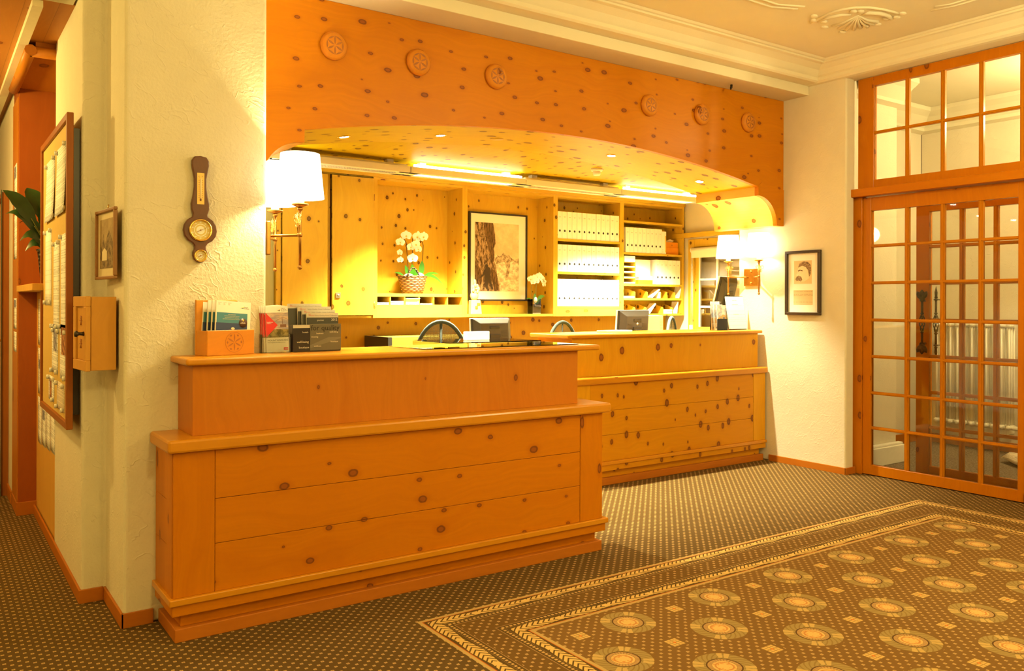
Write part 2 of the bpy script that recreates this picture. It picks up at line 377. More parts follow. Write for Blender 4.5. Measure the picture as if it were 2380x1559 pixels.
# ---------------------------------------------------------------- mesh helpers
class MB:
    def __init__(s): s.bm = bmesh.new()
    def box(s, x0, x1, y0, y1, z0, z1, mi=0):
        v = [s.bm.verts.new(p) for p in ((x0, y0, z0), (x1, y0, z0), (x1, y1, z0), (x0, y1, z0), (x0, y0, z1), (x1, y0, z1), (x1, y1, z1), (x0, y1, z1))]
        for f in ((0, 3, 2, 1), (4, 5, 6, 7), (0, 1, 5, 4), (1, 2, 6, 5), (2, 3, 7, 6), (3, 0, 4, 7)):
            q = s.bm.faces.new([v[i] for i in f]); q.material_index = mi
        return s
    def prism(s, pts, d0, d1, axis='z', mi=0):
        """outline pts extruded along an axis from d0 to d1; axis y: pts are (x, z); axis x: pts are (y, z)"""
        def mk(a, b, d): return (a, b, d) if axis == 'z' else ((a, d, b) if axis == 'y' else (d, a, b))
        A = [s.bm.verts.new(mk(a, b, d0)) for a, b in pts]; B = [s.bm.verts.new(mk(a, b, d1)) for a, b in pts]
        n = len(pts); fs = []
        fs.append(s.bm.faces.new(A)); fs.append(s.bm.faces.new(B[::-1]))
        for i in range(n): fs.append(s.bm.faces.new((A[(i + 1) % n], A[i], B[i], B[(i + 1) % n])))
        for f in fs: f.material_index = mi
        s.fix = True
        return s
    def lathe(s, prof, n=24, c=(0, 0, 0), ax='z', mi=0, smooth=True):
        rings = []
        for r, h in prof:
            ring = []
            for i in range(n):
                a = 2 * pi * i / n; p = (r * cos(a), r * sin(a), h)
                if ax == 'y': p = (p[0], -p[2], p[1])
                if ax == 'x': p = (p[2], p[0], p[1])
                ring.append(s.bm.verts.new((p[0] + c[0], p[1] + c[1], p[2] + c[2])))
            rings.append(ring)
        for a, b in zip(rings, rings[1:]):
            for i in range(n):
                f = s.bm.faces.new((a[i], a[(i + 1) % n], b[(i + 1) % n], b[i])); f.smooth = smooth; f.material_index = mi
        if prof[0][0] > 1e-5: s.bm.faces.new(rings[0][::-1]).material_index = mi
        if prof[-1][0] > 1e-5: s.bm.faces.new(rings[-1]).material_index = mi
        return s
    def tube(s, pts, r, n=8, mi=0, cap=True):
        pts = [Vector(p) for p in pts]; rs = r if isinstance(r, (list, tuple)) else [r] * len(pts)
        rings = []; prev = None
        for i, p in enumerate(pts):
            t = (pts[min(i + 1, len(pts) - 1)] - pts[max(i - 1, 0)])
            if t.length < 1e-9: t = Vector((0, 0, 1))
            t.normalize()
            if prev is None:
                a = Vector((0, 0, 1)) if abs(t.z) < 0.9 else Vector((1, 0, 0)); nrm = t.cross(a).normalized()
            else:
                nrm = (prev - t * prev.dot(t))
                nrm = nrm.normalized() if nrm.length > 1e-6 else t.orthogonal().normalized()
            prev = nrm; b = t.cross(nrm)
            rings.append([s.bm.verts.new(p + (nrm * cos(2 * pi * k / n) + b * sin(2 * pi * k / n)) * rs[i]) for k in range(n)])
        for A, B in zip(rings, rings[1:]):
            for k in range(n):
                f = s.bm.faces.new((A[k], A[(k + 1) % n], B[(k + 1) % n], B[k])); f.smooth = True; f.material_index = mi
        if cap: s.bm.faces.new(rings[0][::-1]).material_index = mi; s.bm.faces.new(rings[-1]).material_index = mi
        return s
    def ball(s, c, r, n=12, mi=0, sc=(1, 1, 1)):
        q = bmesh.ops.create_uvsphere(s.bm, u_segments=n, v_segments=max(6, n // 2 + 2), radius=r)
        for v in q['verts']: v.co = Vector((v.co.x * sc[0] + c[0], v.co.y * sc[1] + c[1], v.co.z * sc[2] + c[2]))
        fs = {f for v in q['verts'] for f in v.link_faces}
        for f in fs: f.smooth = True; f.material_index = mi
        return s
    def sheet(s, rows, mi=0, thick=0.0):
        """grid of points as a surface"""
        g = [[s.bm.verts.new(p) for p in row] for row in rows]
        for a, b in zip(g, g[1:]):
            for i in range(len(a) - 1):
                f = s.bm.faces.new((a[i], a[i + 1], b[i + 1], b[i])); f.smooth = True; f.material_index = mi
        return s
    def build(s, name, mats, parent=None, bevel=0.0, seg=2, loc=None, solid=0.0):
        bmesh.ops.recalc_face_normals(s.bm, faces=s.bm.faces[:])
        me = bpy.data.meshes.new(name); s.bm.to_mesh(me); s.bm.free()
        for q in (mats if isinstance(mats, (list, tuple)) else [mats]): me.materials.append(M[q] if isinstance(q, str) else q)
        o = bpy.data.objects.new(name, me); COL.objects.link(o)
        if parent: o.parent = parent
        if loc: o.location = loc
        if solid:
            q = o.modifiers.new('solid', 'SOLIDIFY'); q.thickness = solid; q.offset = 0
        if bevel:
            q = o.modifiers.new('bevel', 'BEVEL'); q.width = bevel; q.segments = seg; q.limit_method = 'ANGLE'; q.harden_normals = False
        return o
def box(name, dims, mat, parent=None, bevel=0.0, seg=2): return MB().box(*dims).build(name, mat, parent, bevel, seg)
def tag(o, label, cat, group=None, kind=None):
    o['label'] = label; o['category'] = cat
    if group: o['group'] = group
    if kind: o['kind'] = kind
    return o
def thing(name, label, cat, loc=(0, 0, 0), rz=0.0, group=None, rot=None):
    o = bpy.data.objects.new(name, None); COL.objects.link(o); o.empty_display_size = 0.05
    o.location = loc; o.rotation_euler = rot if rot else (0, 0, rz); return tag(o, label, cat, group)
def struct(name, o, cat='room'):
    o.name = name; o['kind'] = 'structure'; return o
def copy_tree(o, parent=None):
    c = o.copy(); COL.objects.link(c); c.parent = parent if parent else None
    for ch in o.children: copy_tree(ch, c)
    return c
def lettering(txt, size, mat, parent, loc, rot=(pi / 2, 0, 0), align='LEFT', name='lettering', ext=0.0002, shear=0.0):
    cu = bpy.data.curves.new('t', 'FONT'); cu.body = txt; cu.size = size; cu.extrude = ext; cu.align_x = align; cu.shear = shear; cu.resolution_u = 2
    tmp = bpy.data.objects.new('t', cu); COL.objects.link(tmp)
    dg = bpy.context.evaluated_depsgraph_get(); me = bpy.data.meshes.new_from_object(tmp.evaluated_get(dg))
    bpy.data.objects.remove(tmp); me.materials.clear(); me.materials.append(M[mat] if isinstance(mat, str) else mat)
    o = bpy.data.objects.new(name, me); COL.objects.link(o); o.parent = parent; o.location = loc; o.rotation_euler = rot; return o
ORD = ['first', 'second', 'third', 'fourth', 'fifth', 'sixth', 'seventh', 'eighth', 'ninth', 'tenth', 'eleventh', 'twelfth', 'thirteenth', 'fourteenth', 'fifteenth', 'sixteenth']

# ================================================================ ROOM SHELL
ZC = 3.365
struct('floor', box('floor', (-3.0, 6.29, -3.5, 9.2, -0.12, 0.0), 'carpet'))
struct('floor_vestibule', box('floor_vestibule', (6.29, 8.5, 0.4, 4.8, -0.12, -0.001), 'coir'))
struct('ceiling', box('ceiling', (-3.0, 6.35, -3.5, 4.60, ZC, ZC + 0.12), 'plaster_smooth'))
struct('ceiling_office', box('ceiling_office', (1.2, 7.9, 5.30, 7.7, 2.605, 2.70), 'office_ceiling'))
struct('ceiling_hall', box('ceiling_hall', (-1.5, 1.1, 4.50, 9.2, 2.80, 2.9), 'hall_planks'))
struct('ceiling_vestibule', box('ceiling_vestibule', (6.29, 8.5, 0.4, 4.8, 3.32, 3.42), 'plaster_smooth'))
# plaster pier on the left with the hall wall behind it
MB().prism([(0.687, 3.845), (1.297, 3.845), (1.297, 5.9), (1.05, 5.9), (1.05, 5.25), (0.585, 5.25), (0.585, 4.272), (0.687, 4.272)], 0, ZC).build('wall_left', 'plaster_rough', None, 0.018, 4)['kind'] = 'structure'
MB().prism([(6.09, 4.0), (6.20, 4.0), (6.20, 4.03), (6.29, 4.03), (6.29, 4.1), (7.0, 4.1), (7.0, 4.6), (8.3, 4.6), (8.3, 5.09), (6.09, 5.09)], 0, ZC).build('wall_right', 'plaster', None, 0.02, 4)['kind'] = 'structure'
struct('wall_front', box('wall_front', (-3.0, 6.35, -3.62, -3.5, 0, ZC), 'plaster_smooth'))
struct('wall_side', box('wall_side', (-3.12, -3.0, -3.5, 4.5, 0, ZC), 'plaster_smooth'))
MB().box(-3.0, 0.575, 4.42, 4.50, 2.80, ZC).box(-3.0, -1.5, 4.42, 4.50, 0, 2.80).build('wall_hall_front', 'plaster_smooth')['kind'] = 'structure'
struct('wall_hall_side', box('wall_hall_side', (-1.62, -1.5, 4.50, 9.2, 0, 2.8), 'plaster_smooth'))
struct('wall_hall_end', box('wall_hall_end', (-1.5, 1.1, 9.2, 9.3, 0, 2.8), 'plaster_smooth'))
MB().box(0.485, 0.8, 6.62, 6.97, 0, 2.8).box(0.485, 0.8, 6.97, 7.9, 2.13, 2.8).box(0.485, 0.8, 7.9, 9.2, 0, 2.8).build('wall_hall_right', 'plaster')['kind'] = 'structure'
struct('wall_right_rear', box('wall_right_rear', (6.24, 6.36, -3.5, -0.05, 0, ZC), 'plaster_smooth'))
# office shell
struct('wall_back', box('wall_back', (1.2, 7.9, 7.52, 7.64, 0, 2.605), 'plaster_smooth'))
struct('wall_office_left', box('wall_office_left', (1.10, 1.2, 5.9, 7.64, 0, 2.605), 'plaster_smooth'))
MB().box(7.62, 7.74, 5.09, 5.95, 0, 2.605).box(7.62, 7.74, 7.13, 7.52, 0, 2.605).box(7.62, 7.74, 5.95, 7.13, 0, 0.95).box(7.62, 7.74, 5.95, 7.13, 2.156, 2.605).build('wall_office_right', 'plaster_smooth')['kind'] = 'structure'
struct('wall_office_front', box('wall_office_front', (6.3, 7.62, 5.091, 5.15, 0, 2.605), 'plaster_smooth'))
# vestibule
struct('wall_vestibule_end', box('wall_vestibule_end', (8.3, 8.42, 0.4, 4.6, 0, 3.32), 'plaster_rough'))
struct('wall_vestibule_side', box('wall_vestibule_side', (6.29, 8.3, 0.3, 0.4, 0, 3.32), 'plaster'))
MB().box(6.295, 7.03, 4.035, 4.099, 0.0, 0.155).box(6.295, 7.02, 4.05, 4.099, 0.155, 0.175).build('trim_stone_step', 'stone', None, 0.006)['kind'] = 'structure'
MB().box(7.01, 8.29, 4.58, 4.598, 0, 0.09).box(8.275, 8.298, 0.4, 4.58, 0, 0.09).build('baseboard_vestibule', 'skirting', None, 0.003)['kind'] = 'structure'
MB().prism([(8.3, 3.10), (8.24, 3.12), (8.24, 3.15), (8.16, 3.24), (8.10, 3.28), (8.10, 3.319), (8.3, 3.319)], 0.4, 4.6, 'y').build('trim_vestibule_cornice', 'plaster_smooth')['kind'] = 'structure'
MB().prism([(4.1, 3.10), (4.04, 3.12), (4.04, 3.15), (3.96, 3.24), (3.90, 3.28), (3.90, 3.319), (4.1, 3.319)], 6.3, 7.0, 'x').prism([(4.6, 3.10), (4.54, 3.12), (4.54, 3.15), (4.46, 3.24), (4.40, 3.28), (4.40, 3.319), (4.6, 3.319)], 7.0, 8.3, 'x').build('trim_vestibule_cornice', 'plaster_smooth')['kind'] = 'structure'
# plaster beam and cornices of the lobby
struct('trim_beam', box('trim_beam', (1.297, 6.09, 4.353, 4.75, 3.134, ZC), 'plaster_smooth', None, 0.004))
MB().prism([(4.353, 3.21), (4.25, 3.213), (4.235, 3.225), (4.235, 3.25), (4.225, 3.262), (4.20, 3.30), (4.15, 3.33), (4.12, 3.335), (4.12, 3.348), (4.105, 3.352), (4.093, 3.364), (4.353, 3.364)], 1.297, 6.05, 'x').build('trim_cornice_beam', 'plaster_smooth')['kind'] = 'structure'
MB().prism([(6.235, 3.205), (6.09, 3.205), (6.06, 3.21), (6.045, 3.225), (6.045, 3.25), (6.03, 3.262), (6.01, 3.30), (5.975, 3.33), (5.96, 3.335), (5.96, 3.348), (5.95, 3.352), (5.94, 3.364), (6.235, 3.364)], -0.05, 4.353, 'y').build('trim_cornice_right', 'plaster_smooth')['kind'] = 'structure'
# stucco moulding and shell ornament on the ceiling
def cz(px, py, z=3.362):
    p = at(px, py, 'z', z); return (p.x, p.y, z)
mb = MB()
for dy in (0.0, 0.055):
    mb.tube([(-2.6, 3.60 - dy, 3.364), (4.62, 3.60 - dy, 3.364), (4.80, 3.52 - dy, 3.364)], 0.008, 6)
for dx in (0.0, 0.055):
    mb.tube([(5.56 - dx, 3.02 - dx, 3.364), (5.60 - dx, 2.88, 3.364), (5.60 - dx, -2.6, 3.364)], 0.008, 6)
mb.build('trim_ceiling_moulding', 'plaster_smooth')['kind'] = 'structure'
orn = MB()
arc = [(1886, 52), (1900, 44), (1930, 29), (1960, 21), (1990, 17), (2020, 17), (2050, 21), (2075, 27), (2088, 31)]
orn.tube([cz(*p) for p in arc], 0.010, 6)
orn.tube([cz(*p) for p in [(1900, 51), (1925, 40), (1955, 34), (1978, 34)]], [0.006, 0.014, 0.014, 0.006], 6)
orn.tube([cz(*p) for p in [(2003, 34), (2020, 29), (2045, 30), (2064, 36), (2073, 44), (2062, 47)]], [0.006, 0.016, 0.018, 0.016, 0.012, 0.006], 6)
for p in [(1892, 37), (1892, 47), (1917, 63), (1958, 74), (2084, 40), (2098, 31), (2000, 26), (1984, 26), (2040, 56), (2060, 43), (1915, 50), (2012, 60)]:
    q = cz(*p); orn.ball(q, 0.026, 8, sc=(1.2, 0.9, 0.45))
for k, p in enumerate([(1935, 60), (1950, 66), (1968, 68), (1985, 68), (2000, 64), (2016, 62), (2030, 56), (2040, 50)]):
    a = cz(1994, 36); b = cz(*p); md = ((a[0] + b[0]) / 2 + 0.02, (a[1] + b[1]) / 2 + 0.02, 3.362)
    orn.tube([a, md, b], [0.004, 0.010, 0.015], 6)
orn.build('trim_ceiling_ornament', 'plaster_smooth')['kind'] = 'structure'
# skirting boards
MB().box(0.677, 0.805, 3.833, 3.844, 0, 0.062).box(0.676, 0.687, 3.833, 4.262, 0, 0.062).box(0.574, 0.676, 4.258, 4.271, 0, 0.062).box(0.574, 0.585, 4.271, 6.24, 0, 0.062).box(0.478, 0.60, 6.235, 6.249, 0, 0.085).box(0.478, 0.489, 6.249, 6.60, 0, 0.085).box(0.474, 0.485, 6.63, 6.96, 0, 0.085).build('baseboard_left', 'skirting', None, 0.002)['kind'] = 'structure'
MB().box(6.078, 6.0895, 3.99, 4.745, 0, 0.055).box(6.078, 6.21, 3.988, 3.9995, 0, 0.055).build('baseboard_right', 'skirting', None, 0.002)['kind'] = 'structure'

# ================================================================ ARCHED TIMBER VALANCE
AX, AZ = 3.76, 2.562
def arch(x): return 2.367 + 0.195 * (1 - ((x - AX) / 1.99) ** 2)
val = thing('arched_valance', 'wide knotty pine valance with a shallow arch and carved rosettes above the desk opening', 'valance', (0, 0, 0))
def bracket_curve(side):
    cx, cz_, r = 5.755, 2.050, 0.242
    pts = [(cx + r * sin(a), cz_ + r * cos(a)) for a in [i * pi / 2 / 14 for i in range(15)]]
    return pts if side > 0 else [(2 * AX - p[0], p[1]) for p in pts]
rc = bracket_curve(1); lc = bracket_curve(-1)
ar = [(1.769 + i * (5.751 - 1.769) / 40, 0) for i in range(41)]; ar = [(p[0], arch(p[0])) for p in ar]
outline = [(1.298, 3.133), (1.298, 2.05)] + [(1.523, 2.05)] + lc[::-1][1:] + [(1.769, 2.292)] + ar + [(5.751, 2.292)] + rc + [(6.089, 2.05), (6.089, 3.133)]
MB().prism(outline, 4.604, 4.640, 'y').build('face_board', 'fascia', val, 0.0015, 1)
MB().prism([(p[0], p[1]) for p in ar] + [(5.751, 2.62), (1.769, 2.62)], 4.6405, 5.30, 'y').build('soffit', 'soffit', val)
for nm, cv, xi, xo in (('bracket', rc, 5.751, 6.089), ('bracket', lc, 1.769, 1.298)):
    MB().prism([(xi, 2.375), (xi, 2.292)] + cv + [(xo, 2.05), (xo, 2.62), (xi, 2.62)], 4.6405, 5.30, 'y').build(nm, 'bracket', val, 0.002, 1)
    s = 1 if xo > xi else -1
    MB().prism([(xi, 2.372), (xi, 2.290)] + cv + [(xo, 2.05), (xo, 2.362 + (0.014 if s < 0 else 0)), (xi + s * 0.045, 2.407)], 4.6000, 4.6039, 'y').build('bracket_face', 'fascia', val)
def rosette(x, z, par):
    r = 0.082
    b = MB().lathe([(0.0, 0.030), (r * 0.86, 0.030), (r * 0.90, 0.024), (r, 0.016), (r, 0.0)], 40, ax='y').build('rosette', 'rosette', par)
    b.location = (x, 4.6025, z)
    g = MB()
    def petal(cx, cz0, ang, L, W):
        pts = []
        for k in range(9):
            t = k / 8; wv = W * sin(pi * t); pts.append((t * L - L / 2, wv))
        for k in range(7, 0, -1):
            t = k / 8; wv = -W * sin(pi * t); pts.append((t * L - L / 2, wv))
        ca, sa = cos(ang), sin(ang)
        g.prism([(cx + p[0] * ca - p[1] * sa, cz0 + p[0] * sa + p[1] * ca) for p in pts], -0.0312, -0.0300, 'y')
    for k in range(6):
        a = pi / 6 + k * pi / 3; L = r * 0.66
        petal(cos(a) * L * 0.56, sin(a) * L * 0.56, a, L * 0.95, 0.006)
        am = a + pi / 6; rr = r * 0.66 * cos(pi / 6)
        petal(cos(am) * rr * 1.03, sin(am) * rr * 1.03, am + pi / 2, L * 0.9, 0.0052)
    g.build('carving', 'carved_cut', b)
for x, z in ((1.941, 2.871), (2.500, 2.869), (3.080, 2.872), (4.474, 2.874), (5.049, 2.880), (5.611, 2.889)): rosette(x, z, val)

# recessed downlights in the valance soffit
spot_mat = emis('halogen_glow', (1.0, 0.86, 0.55), 60.0)
for i, (x, y) in enumerate(((2.19, 5.01), (2.877, 4.97), (4.412, 4.95), (5.426, 4.96))):
    z = arch(x); sl = math.atan(2 * 0.195 * (x - AX) / 1.99 ** 2)
    t = thing('recessed_downlight', 'lit round halogen downlight in the arched pine soffit, %s from the left' % ORD[i], 'downlight', (x, y, z), group='halogen downlights in the soffit', rot=(0, sl, 0))
    MB().lathe([(0.030, 0.0), (0.041, -0.0005), (0.041, -0.004), (0.036, -0.006), (0.030, -0.004), (0.030, 0.0)], 28).build('trim_ring', 'gold', t)
    MB().lathe([(0.0, -0.0045), (0.0295, -0.0045), (0.0295, -0.001), (0.0, -0.001)], 24).build('lamp', spot_mat, t)
    lamp('downlight_beam', 'SPOT', (x, y, z - 0.012), 280, TUBE, 0.02, spot_size=R(88), spot_blend=0.6)

# linear fluorescent fixtures on the office ceiling
tube_on = emis('tube_glow', (1.0, 0.92, 0.62), 30.0); up_on = emis('uplight_glow', (1.0, 0.92, 0.62), 9.0)
xs = [2.19, 3.405, 4.625, 5.835, 7.045]
for i in range(4):
    lit = i in (1, 3); x0, x1 = xs[i] + 0.006, xs[i + 1] - 0.006; cxm = (x0 + x1) / 2
    lab = '%s white strip light on the pine ceiling, %s' % ('lit' if lit else 'unlit', ('nearest the left lamp', 'above the orchid basket and poster', 'above the binder shelves', 'at the far right end of the row')[i])
    t = thing('strip_light', lab, 'ceiling light', (cxm, 6.49, 2.495), group='strip lights in a row')
    h = (x1 - x0) / 2
    b = MB().box(-h, h, -0.105, -0.09, 0, 0.052).box(-h, h, 0.09, 0.105, 0, 0.052).box(-h, -h + 0.09, -0.09, 0.09, 0, 0.052).box(h - 0.09, h, -0.09, 0.09, 0, 0.052).box(-h, h, -0.09, -0.045, 0, 0.006).box(-h, h, 0.045, 0.09, 0, 0.006)
    if not lit: b.box(-h + 0.01, h - 0.01, -0.07, 0.07, 0.052, 0.072)
    for q in (-0.45, 0.45): b.box(q - 0.03, q + 0.03, -0.03, 0.03, 0.0725, 0.1095)
    b.build('housing', 'fixture', t)
    l = MB(); n = 42; hh = h - 0.095
    for k in range(n + 1):
        xx = -hh + 2 * hh * k / n; l.box(xx - 0.0012, xx + 0.0012, -0.045, 0.045, 0.001, 0.016)
    l.box(-hh, hh, -0.002, 0.002, 0.001, 0.016); l.build('louvre', 'fixture', t)
    if lit:
        MB().tube([(-hh, 0, 0.030), (hh, 0, 0.030)], 0.013, 10).build('tube', tube_on, t)
        MB().tube([(-hh - 0.06, -0.085, 0.066), (hh + 0.06, -0.085, 0.066)], 0.012, 10).build('uplight_tube', up_on, t)
        lamp('strip_glow', 'AREA', (cxm, 6.49, 2.490), 230, TUBE, 1.0, shape='RECTANGLE', size_y=0.09, spread=R(102))
    else:
        MB().box(-hh, hh, -0.044, 0.044, 0.030, 0.036).build('tube', 'hole', t)
sd = thing('smoke_detector', 'white round smoke detector on the office pine ceiling', 'smoke detector', (5.004, 5.813, 2.605))
MB().lathe([(0.0, 0.0), (0.052, 0.0), (0.052, -0.022), (0.046, -0.026), (0.0, -0.026)], 28).build('base', 'white_paint', sd)
MB().lathe([(0.0, -0.026), (0.036, -0.026), (0.036, -0.046), (0.030, -0.062), (0.0, -0.064)], 28).build('sensor_head', 'white_paint', sd)
cp = MB().lathe([(0.0, 0.0), (0.046, 0.0), (0.046, -0.003), (0.0, -0.0035)], 28).build('ceiling_cover_plate', 'cabinet_h')
xx = 3.35; cp.location = (xx, 4.98, arch(xx)); tag(cp, 'small round blank cover plate flush in the middle of the arched soffit', 'cover plate')

# ================================================================ COUNTERS
def l_foot(xa, xb, yf, yb, notch):
    if notch is None: return [(xa, yf), (xb, yf), (xb, yb), (xa, yb)]
    nx, ny = notch
    return [(xa, yf), (xb, yf), (xb, yb), (nx, yb), (nx, ny), (xa, ny)]
def counter(root, xa, xb, yf, yb, notch, ux0, ux1, tx0, tx1, mats, rlim=None):
    mb_, mv, mu, me_ = mats
    def lay(name, d, z0, z1, mat, bev, xr=None):
        a = xa - d; b = (xb + d) if rlim is None else min(xb + d, rlim)
        return MB().prism(l_foot(a, b, yf - d, yb, notch), z0, z1).build(name, mat, root, bev, 2)
    lay('kick_board', 0.0, 0.0, 0.056, 'skirting', 0.004)
    lay('recess_board', -0.028, 0.0562, 0.1108, mb_, 0.001)
    lay('plinth_board', 0.014, 0.111, 0.156, mb_, 0.003)
    lay('base_moulding', 0.026, 0.1562, 0.184, me_, 0.004)
    # carcass: stiles and three planks with open joints
    a, b = xa - 0.010, (xb - 0.008) if rlim is None else rlim - 0.005
    MB().prism(l_foot(a + 0.004, b - 0.002, yf + 0.004, yb, notch), 0.1842, 0.7715).build('carcass', mv, root)
    fp = MB()
    for z0, z1 in ((0.1845, 0.3815), (0.3835, 0.5665), (0.5685, 0.771)):
        fp.box(a + 0.1655, b - 0.1595, yf - 0.0085, yf + 0.0035, z0, z1)
    fp.build('front_planks', mb_, root, 0.0012, 1)
    MB().box(a, a + 0.1635, yf - 0.010, yf + 0.0035, 0.1845, 0.771).build('stile', mv, root, 0.001, 1)
    MB().box(b - 0.1575, b, yf - 0.010, yf + 0.0035, 0.1845, 0.771).build('stile', mv, root, 0.001, 1)
    if notch is not None:
        sp = MB()
        for z0, z1 in ((0.1845, 0.3815), (0.3835, 0.5665), (0.5685, 0.771)): sp.box(a - 0.001, a + 0.0038, yf + 0.085, notch[1] - 0.001, z0, z1)
        sp.box(a - 0.002, a + 0.0038, yf + 0.004, yf + 0.083, 0.1845, 0.771)
        sp.build('side_planks', mv, root)
    lay('writing_ledge', 0.036, 0.772, 0.824, me_, 0.010)
    MB().prism(l_foot(ux0, ux1, yf + 0.054, yb, notch), 0.8242, 1.117).build('upper_panel', mu, root, 0.001, 1)
    MB().prism(l_foot(tx0, tx1, yf + 0.020, yb + 0.02, notch), 1.1175, 1.146).build('countertop', me_, root, 0.009, 3)
fc = thing('reception_counter', 'large front reception counter of orange knotty pine built against the plaster pier', 'counter', (0, 0, 0))
counter(fc, 0.826, 3.099, 3.547, 4.045, (1.2985, 3.8435), 0.906, 2.965, 0.872, 3.100, ('counter', 'counter_v', 'counter_fine', 'counter_edge'))
bc = thing('reception_counter', 'rear reception counter of yellow knotty pine ending at the right wall under the twin lamp', 'counter', (0, 0, 0))
counter(bc, 3.90, 6.06, 4.785, 5.26, None, 3.93, 6.045, 3.86, 6.072, ('counter2', 'counter2_v', 'counter2_v', 'counter_edge'), rlim=6.075)
desk = thing('office_desk', 'pine office desk with a raised glass edged rear ledge behind the front counter', 'desk', (0, 0, 0))
MB().box(3.004, 3.80, 5.051, 5.60, 1.062, 1.092).build('raised_shelf', 'cabinet_h', desk, 0.002, 1)
MB().box(3.000, 3.80, 5.047, 5.60, 1.0925, 1.100).build('glass_top', 'acrylic', desk)
box('side_panel', (3.02, 3.06, 5.07, 5.58, 0, 1.061), 'counter2_v', desk); box('side_panel', (3.74, 3.78, 5.07, 5.58, 0, 1.061), 'counter2_v', desk)
lowc = thing('low_cupboard', 'low olive toned pine cupboard with a dark end against the rear panelling', 'cupboard', (0, 0, 0))
p0 = at(902, 795, 'y', 6.9); p1 = at(1040, 795, 'y', 6.9)
box('body', (p0.x + 0.04, p1.x + 0.4, 6.9, 7.40, 0.0, 1.06), plain('olive_cupboard', (0.16, 0.12, 0.01), 0.5), lowc); box('dark_end', (p0.x, p0.x + 0.039, 6.9, 7.40, 0.0, 1.062), 'dark_plastic', lowc)

# ================================================================ OFFICE CABINET WALL
Y0, YB_ = 7.18, 7.50
struct('wall_panelling', box('wall_panelling', (1.25, at(1547, 760, 'y', 7.49).x, 7.49, 7.52, 0, 1.24), 'panelling'))
pg = wood('grey_green_panel', (0.46, 0.44, 0.20), 'v', 0.3, (7, 7), 0.05, 0.4, seed=4.4)  # grey-green tint puts the cool light on this pale wood into its colour
struct('trim_office_panel', box('trim_office_panel', (1.25, 2.50, 7.22, 7.25, 0.0, 2.604), pg))
cup = thing('wall_cupboard', 'tall pine wall cupboard with two doors and a square lock left of the orchid niche', 'cupboard', (0, 0, 0))
MB().box(2.505, 2.545, 7.17, YB_, 1.235, 2.60).box(3.43, 3.445, 7.17, YB_, 1.235, 2.60).box(2.545, 3.43, 7.2, YB_, 1.235, 1.255).box(2.545, 3.43, 7.2, YB_, 2.55, 2.60).box(2.545, 3.43, 7.46, YB_, 1.255, 2.55).box(2.978, 3.008, 7.19, 7.46, 1.255, 2.55).build('carcass', 'cabinet', cup)
for x0, x1, lk in ((2.552, 2.970, False), (3.014, 3.425, True)):
    d = box('door', (x0, x1, 7.150, 7.170, 1.262, 2.538), 'door_pine', cup, 0.002, 1)
    if lk:
        MB().box(3.045, 3.092, 7.138, 7.149, 1.42, 1.468).build('lock', 'steel', d, 0.002, 1)
        MB().lathe([(0, 0.006), (0.012, 0.006), (0.012, 0), (0, 0)], 16, c=(3.068, 7.1375, 1.444), ax='y').build('lock_cylinder', 'steel', d)
    for z in (1.36, 2.36): MB().tube([((x1 + 0.004) if lk else (x0 - 0.004), 7.148, z - 0.03), ((x1 + 0.004) if lk else (x0 - 0.004), 7.148, z + 0.03)], 0.004, 8).build('hinge', 'brass', d)
MB().box(2.505, 3.445, 7.135, 7.17, 2.556, 2.604).build('crown_rail', 'cabinet_h', cup)
def bay(name, label, x0, x1, t=0.03):
    u = thing(name, label, 'shelf unit', (0, 0, 0), group='pine wall shelving above the office desks')
    MB().box(x0, x0 + t, Y0, YB_, 1.235, 2.556).build('side_panel', 'cabinet', u, 0.001, 1)
    MB().box(x1 - t, x1, Y0, YB_, 1.235, 2.556).build('side_panel', 'cabinet', u, 0.001, 1)
    box('back_panel', (x0 + t, x1 - t, 7.478, YB_, 1.235, 2.556), 'cabinet', u)
    box('top_panel', (x0 + t, x1 - t, Y0 + 0.002, 7.478, 2.533, 2.556), 'cabinet_h', u)
    box('crown_rail', (x0, x1, Y0 - 0.02, YB_, 2.5565, 2.604), 'cabinet_h', u)
    return u
def shelf(u, x0, x1, top, th=0.026, y=Y0 + 0.004): return box('shelf', (x0 + 0.03, x1 - 0.03, y, 7.478, top - th, top), 'cabinet_h', u, 0.001, 1)
uA = bay('wall_shelf', 'open pine niche with pigeonholes holding the orchid in a basket', 3.447, 4.442)
shelf(uA, 3.447, 4.442, 1.466, 0.030)
box('front_board', (3.477, 4.412, Y0 + 0.003, Y0 + 0.02, 1.235, 1.359), 'cabinet_h', uA); box('shelf', (3.477, 4.412, Y0 + 0.02, 7.478, 1.345, 1.358), 'cabinet_h', uA)
for x in (3.618, 3.772, 3.928, 4.090, 4.246): box('divider', (x - 0.006, x + 0.006, Y0 + 0.010, 7.477, 1.359, 1.4355), 'cabinet', uA)
uB = bay('wall_shelf', 'open pine niche holding the large framed climbing picture', 4.442, 5.597)
shelf(uB, 4.442, 5.597, 1.262)
uC = bay('wall_shelf', 'pine shelf bay filled with three rows of white binders', 5.597, 6.566)
shelf(uC, 5.597, 6.566, 2.084); shelf(uC, 5.597, 6.566, 1.723); shelf(uC, 5.597, 6.566, 1.345)
box('front_board', (5.627, 6.536, Y0 + 0.003, Y0 + 0.0035 + 0.015, 1.235, 1.318), 'cabinet_h', uC)
uD = bay('wall_shelf', 'rightmost pine shelf bay with letter trays, pigeonholes and some binders', 6.566, 7.585)
for z in (2.339, 1.970, 1.605, 1.440, 1.256): shelf(uD, 6.566, 7.585, z, 0.024)
